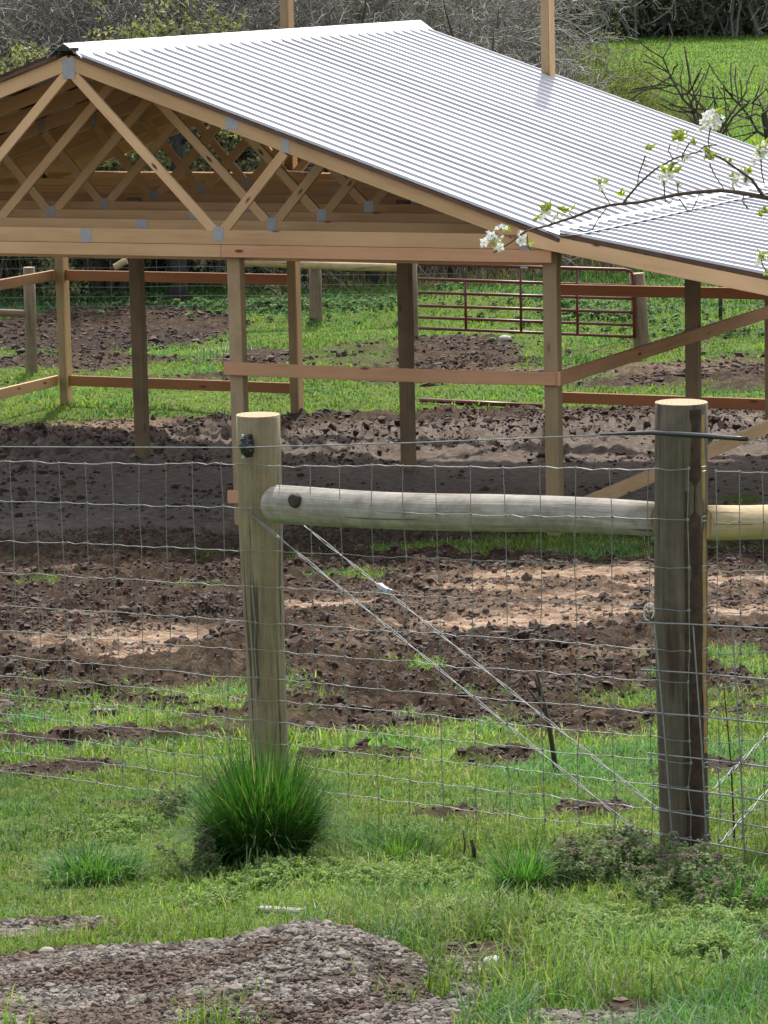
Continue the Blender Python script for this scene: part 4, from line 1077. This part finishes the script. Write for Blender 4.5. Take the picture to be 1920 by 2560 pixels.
twist('brace_wire', at(795, 655, c2[1]), at(905, 755, c2[1]), 'slanting brace wire right of the far paddock post')
twist('brace_wire', at(620, 680, c2[1]), at(712, 745, c2[1]), 'slanting brace wire left of the far paddock post')
# loose mesh hoops on the ground
c = gpt(535, 905); hp = MB()
for i in range(9):
    x = c[0]-.22+i*.085; hp.tube([(x, c[1], c[2]+.0), (x+.01, c[1]-.05, c[2]+.14), (x+.03, c[1]-.1, c[2]+.2), (x+.05, c[1]-.2, c[2]+.12)], .0035, 4)
for z in (.05, .12, .19): hp.tube([(c[0]-.25, c[1]-.03, c[2]+z), (c[0]+.6, c[1]-.05, c[2]+z-.02)], .003, 4)
hp.build_top('wire_roll', M['wire'], 'loose piece of wire mesh curling up from the paddock ground', 'wire mesh', tuple(c))
g = gpt(1801, 800); b = MB(); b.tube([g, at(1801, 740, g[1]), at(1799, 690, g[1])], [.03, .026, .02], 7); b.build_top('sapling', M['stick'], 'slim dark sapling trunk right of the inner barn post', 'tree', tuple(g))

# ------------------------------------------------------------------ blossoming branch of the near pear tree
PDp = 9.4
def C1(x, y, dz=0): return at(1160+x*.4581, 160+y*.4581, PDp+dz)
trc = at(2750, 1600, PDp+.1); tb = np.array([trc[0], PDp+.1, gz(trc[0], PDp+.1)])
pear = thing('pear_tree', 'young pear tree reaching a blossoming branch in from the right', 'tree', tuple(tb))
b = MB(); b.tube([tb-np.array([0, 0, .2]), tb+np.array([-.02, 0, .5]), tb+np.array([.02, 0, 1.2]), tb+np.array([-.02, 0, 2.2]), tb+np.array([.03, 0, 3.0])], [.05, .045, .038, .028, .012], 12, jit=.04); b.build('trunk', M['twig'], pear)
def tw(pts, r0, r1, par=None, n=6):
    b = MB(); m = len(pts); b.tube(pts, [r0+(r1-r0)*i/(m-1) for i in range(m)], n, jit=.12); return b.build('branch', M['twig'], par or pear)
join = tb+np.array([-.01, 0, 1.9])
main = [C1(*p) for p in ((160, 1030), (200, 1008), (260, 970), (330, 915), (390, 897), (450, 885), (520, 860), (600, 835), (700, 795), (800, 770), (870, 762), (950, 755), (1080, 730), (1160, 712), (1250, 700), (1400, 690), (1500, 700), (1659, 730))]+[C1(1850, 800), C1(2300, 900), join]
mb = tw(main[:18], .0018, .0062, None, 7); tw(main[17:], .0062, .014, mb, 8)
tw([C1(*p) for p in ((890, 730), (950, 660), (1000, 612), (1050, 570), (1150, 515), (1210, 497), (1280, 480), (1340, 475))][::-1], .0018, .0035, mb)
tw([C1(*p) for p in ((870, 760), (890, 730))], .0036, .0036, mb)
tw([C1(*p) for p in ((1350, 490), (1400, 510), (1450, 545), (1500, 580), (1570, 630), (1620, 700), (1640, 728))], .0025, .0055, mb)
for pts in (((1340, 470), (1333, 420), (1345, 350)), ((945, 665), (955, 600), (975, 545), (990, 500)), ((1140, 515), (1115, 475), (1125, 440)), ((800, 770), (770, 720), (750, 690)), ((1420, 685), (1370, 610), (1340, 545)),
            ((1100, 755), (1095, 700), (1090, 640)), ((1285, 712), (1260, 770), (1240, 805), (1215, 795), (1175, 735)), ((1170, 715), (1165, 650)), ((775, 790), (730, 850), (700, 905), (660, 915), (620, 900)), ((1480, 695), (1465, 665), (1470, 640)),
            ((1640, 660), (1625, 590), (1620, 520)), ((1140, 735), (1120, 765), (1100, 745), (1092, 710)), ((1530, 705), (1520, 750), (1550, 790)), ((480, 870), (440, 840)), ((600, 835), (570, 815)), ((345, 930), (350, 1000), (370, 1015)),
            ((1659, 1140), (1630, 1100), (1620, 1060)), ((1280, 480), (1310, 450), (1380, 440)), ((1150, 515), (1190, 500), (1230, 430))):
    tw([C1(*p) for p in pts], .0014, .0022, mb, 5)
rt_ = random.Random(3); extra = []
for q in range(9):
    p = tb+np.array([0, 0, 1.7+.14*q]); d = np.array([rt_.uniform(.1, 1) if q % 3 else -.2, rt_.uniform(-.7, .9), rt_.uniform(.5, 1.1)]); d /= np.linalg.norm(d); pts = [p]
    for k_ in range(6): d = d+np.array([rt_.uniform(-.2, .2), rt_.uniform(-.2, .2), .05]); d /= np.linalg.norm(d); pts.append(pts[-1]+d*.15); extra.append(pts[-1])
    tw(pts, .012, .003)
LP = []; FP = []
def cluster(x, y, r, nl, nf, lc=((.16, .20, .04), (.34, .38, .10))):
    c = C1(x, y); R = r*.4581/FPX*PDp*1.35
    if nl:
        P = c+rdir(nl)*R*RG.uniform(.0, .45, (nl, 1)); D = rdir(nl); D[:, 2] = np.abs(D[:, 2])*.9+.2
        LP.append(leaves(P, R*RG.uniform(.55, 1.05, nl), R*RG.uniform(.28, .5, nl), rdir(nl), D, gcol(nl, *lc)))
    for k in range(nf):
        fc = c+rdir(1)[0]*R*RG.uniform(.35, .8); nn = rdir(1)[0]; nn[1] = -abs(nn[1])-.3; nn /= np.linalg.norm(nn); s = np.cross(nn, [0, 0, 1.]); s /= np.linalg.norm(s); u = np.cross(s, nn)
        a = np.arange(5)*2*np.pi/5+RG.uniform(0, 6); D = np.cos(a)[:, None]*s+np.sin(a)[:, None]*u+nn*.35
        FP.append(leaves(np.tile(fc, (5, 1)), np.full(5, .0155), np.full(5, .015), np.tile(nn, (5, 1)), D, np.tile([.86, .86, .84], (5, 1))*RG.uniform(.85, 1.05), .12))
        FP.append(leaves(np.tile(fc+nn*.003, (4, 1)), np.full(4, .004), np.full(4, .003), rdir(4), rdir(4)+nn, np.tile([.30, .22, .08], (4, 1)), .1))
for a in ((1355, 290, 62, 3, 13), (1010, 472, 40, 9, 0), (985, 555, 26, 5, 0), (1165, 410, 55, 12, 1), (1190, 385, 40, 4, 0), (1260, 435, 35, 7, 0), (750, 655, 40, 9, 1), (1340, 510, 55, 8, 4), (1110, 590, 60, 9, 5), (1175, 670, 24, 5, 0),
          (1460, 620, 40, 6, 2), (1550, 590, 45, 9, 1), (1545, 640, 30, 3, 2), (1625, 455, 58, 7, 7), (1600, 500, 40, 3, 3), (450, 800, 50, 10, 2), (400, 845, 38, 6, 0), (560, 805, 45, 10, 0), (525, 840, 26, 4, 1), (155, 965, 60, 4, 8), (205, 905, 26, 2, 2),
          (315, 945, 30, 1, 4), (1635, 1060, 50, 12, 2), (1640, 820, 45, 10, 0), (1205, 530, 30, 5, 1), (1440, 530, 34, 6, 0), (1175, 1010, 1, 0, 0), (180, 1000, 36, 6, 1), (1650, 1150, 30, 6, 0), (700, 600, 1, 0, 0), (1300, 360, 22, 3, 1)):
    cluster(*a)
for e_ in extra[::1]:
    if e_[0] > 1.35:
        k_ = 9; P = e_+rdir(k_)*.02; LP.append(leaves(P, RG.uniform(.02, .045, k_), RG.uniform(.012, .02, k_), rdir(k_), rdir(k_), gcol(k_, (.16, .20, .04), (.34, .38, .10))))
cluster(865, 728, 50, 5, 0, ((.22, .32, .03), (.40, .50, .08))); cluster(365, 985, 34, 4, 0, ((.30, .42, .03), (.45, .55, .08))); cluster(250, 912, 36, 4, 0, ((.22, .36, .04), (.36, .48, .08)))
V, Fc, C = merge(LP); link('leaves', np_mesh('leaves', V, Fc, C), M['leaf'], pear); bpy.data.objects['leaves'].location = -Vector(tb)
V, Fc, C = merge(FP); link('blossom', np_mesh('blossom', V, Fc, C), M['petal'], pear); bpy.data.objects['blossom'].location = -Vector(tb)

# ------------------------------------------------------------------ light, sky, camera
AZ, EL = rad(5), rad(50)
w = bpy.data.worlds.new('World'); SC.world = w; w.use_nodes = True; nt = w.node_tree
sky = nt.nodes.new('ShaderNodeTexSky'); sky.sky_type = 'NISHITA'; sky.sun_disc = False; sky.sun_elevation = EL; sky.sun_rotation = AZ
sky.air_density = 1.0; sky.dust_density = 2.0; sky.ozone_density = 1.0
bg = nt.nodes['Background']; bg.inputs[1].default_value = .15
hs_ = nt.nodes.new('ShaderNodeHueSaturation'); hs_.inputs['Saturation'].default_value = .35      # thin bright cloud whitens the sky
nt.links.new(sky.outputs[0], hs_.inputs['Color']); nt.links.new(hs_.outputs[0], bg.inputs[0])
L = bpy.data.lights.new('sun', 'SUN'); L.energy = 2.9; L.angle = rad(1.2); L.color = (1, .95, .88)
lo = bpy.data.objects.new('sun', L); COL.objects.link(lo); lo.location = (20, 40, 60)
sd_ = Vector((math.sin(AZ)*math.cos(EL), math.cos(AZ)*math.cos(EL), math.sin(EL)))
lo.rotation_euler = sd_.to_track_quat('Z', 'Y').to_euler()
cam = bpy.data.cameras.new('camera'); co = bpy.data.objects.new('camera', cam); COL.objects.link(co); SC.camera = co
cam.sensor_fit = 'HORIZONTAL'; cam.sensor_width = 36; cam.lens = 36*FPX/1920; cam.clip_start = .5; cam.clip_end = 3000
mw = Matrix((( CX[0], CY[0], -F[0], CAM[0]), (CX[1], CY[1], -F[1], CAM[1]), (CX[2], CY[2], -F[2], CAM[2]), (0, 0, 0, 1)))
co.matrix_world = mw
SC.view_settings.view_transform = 'Standard'; SC.view_settings.look = 'None'; SC.view_settings.exposure = .95; SC.view_settings.gamma = 1
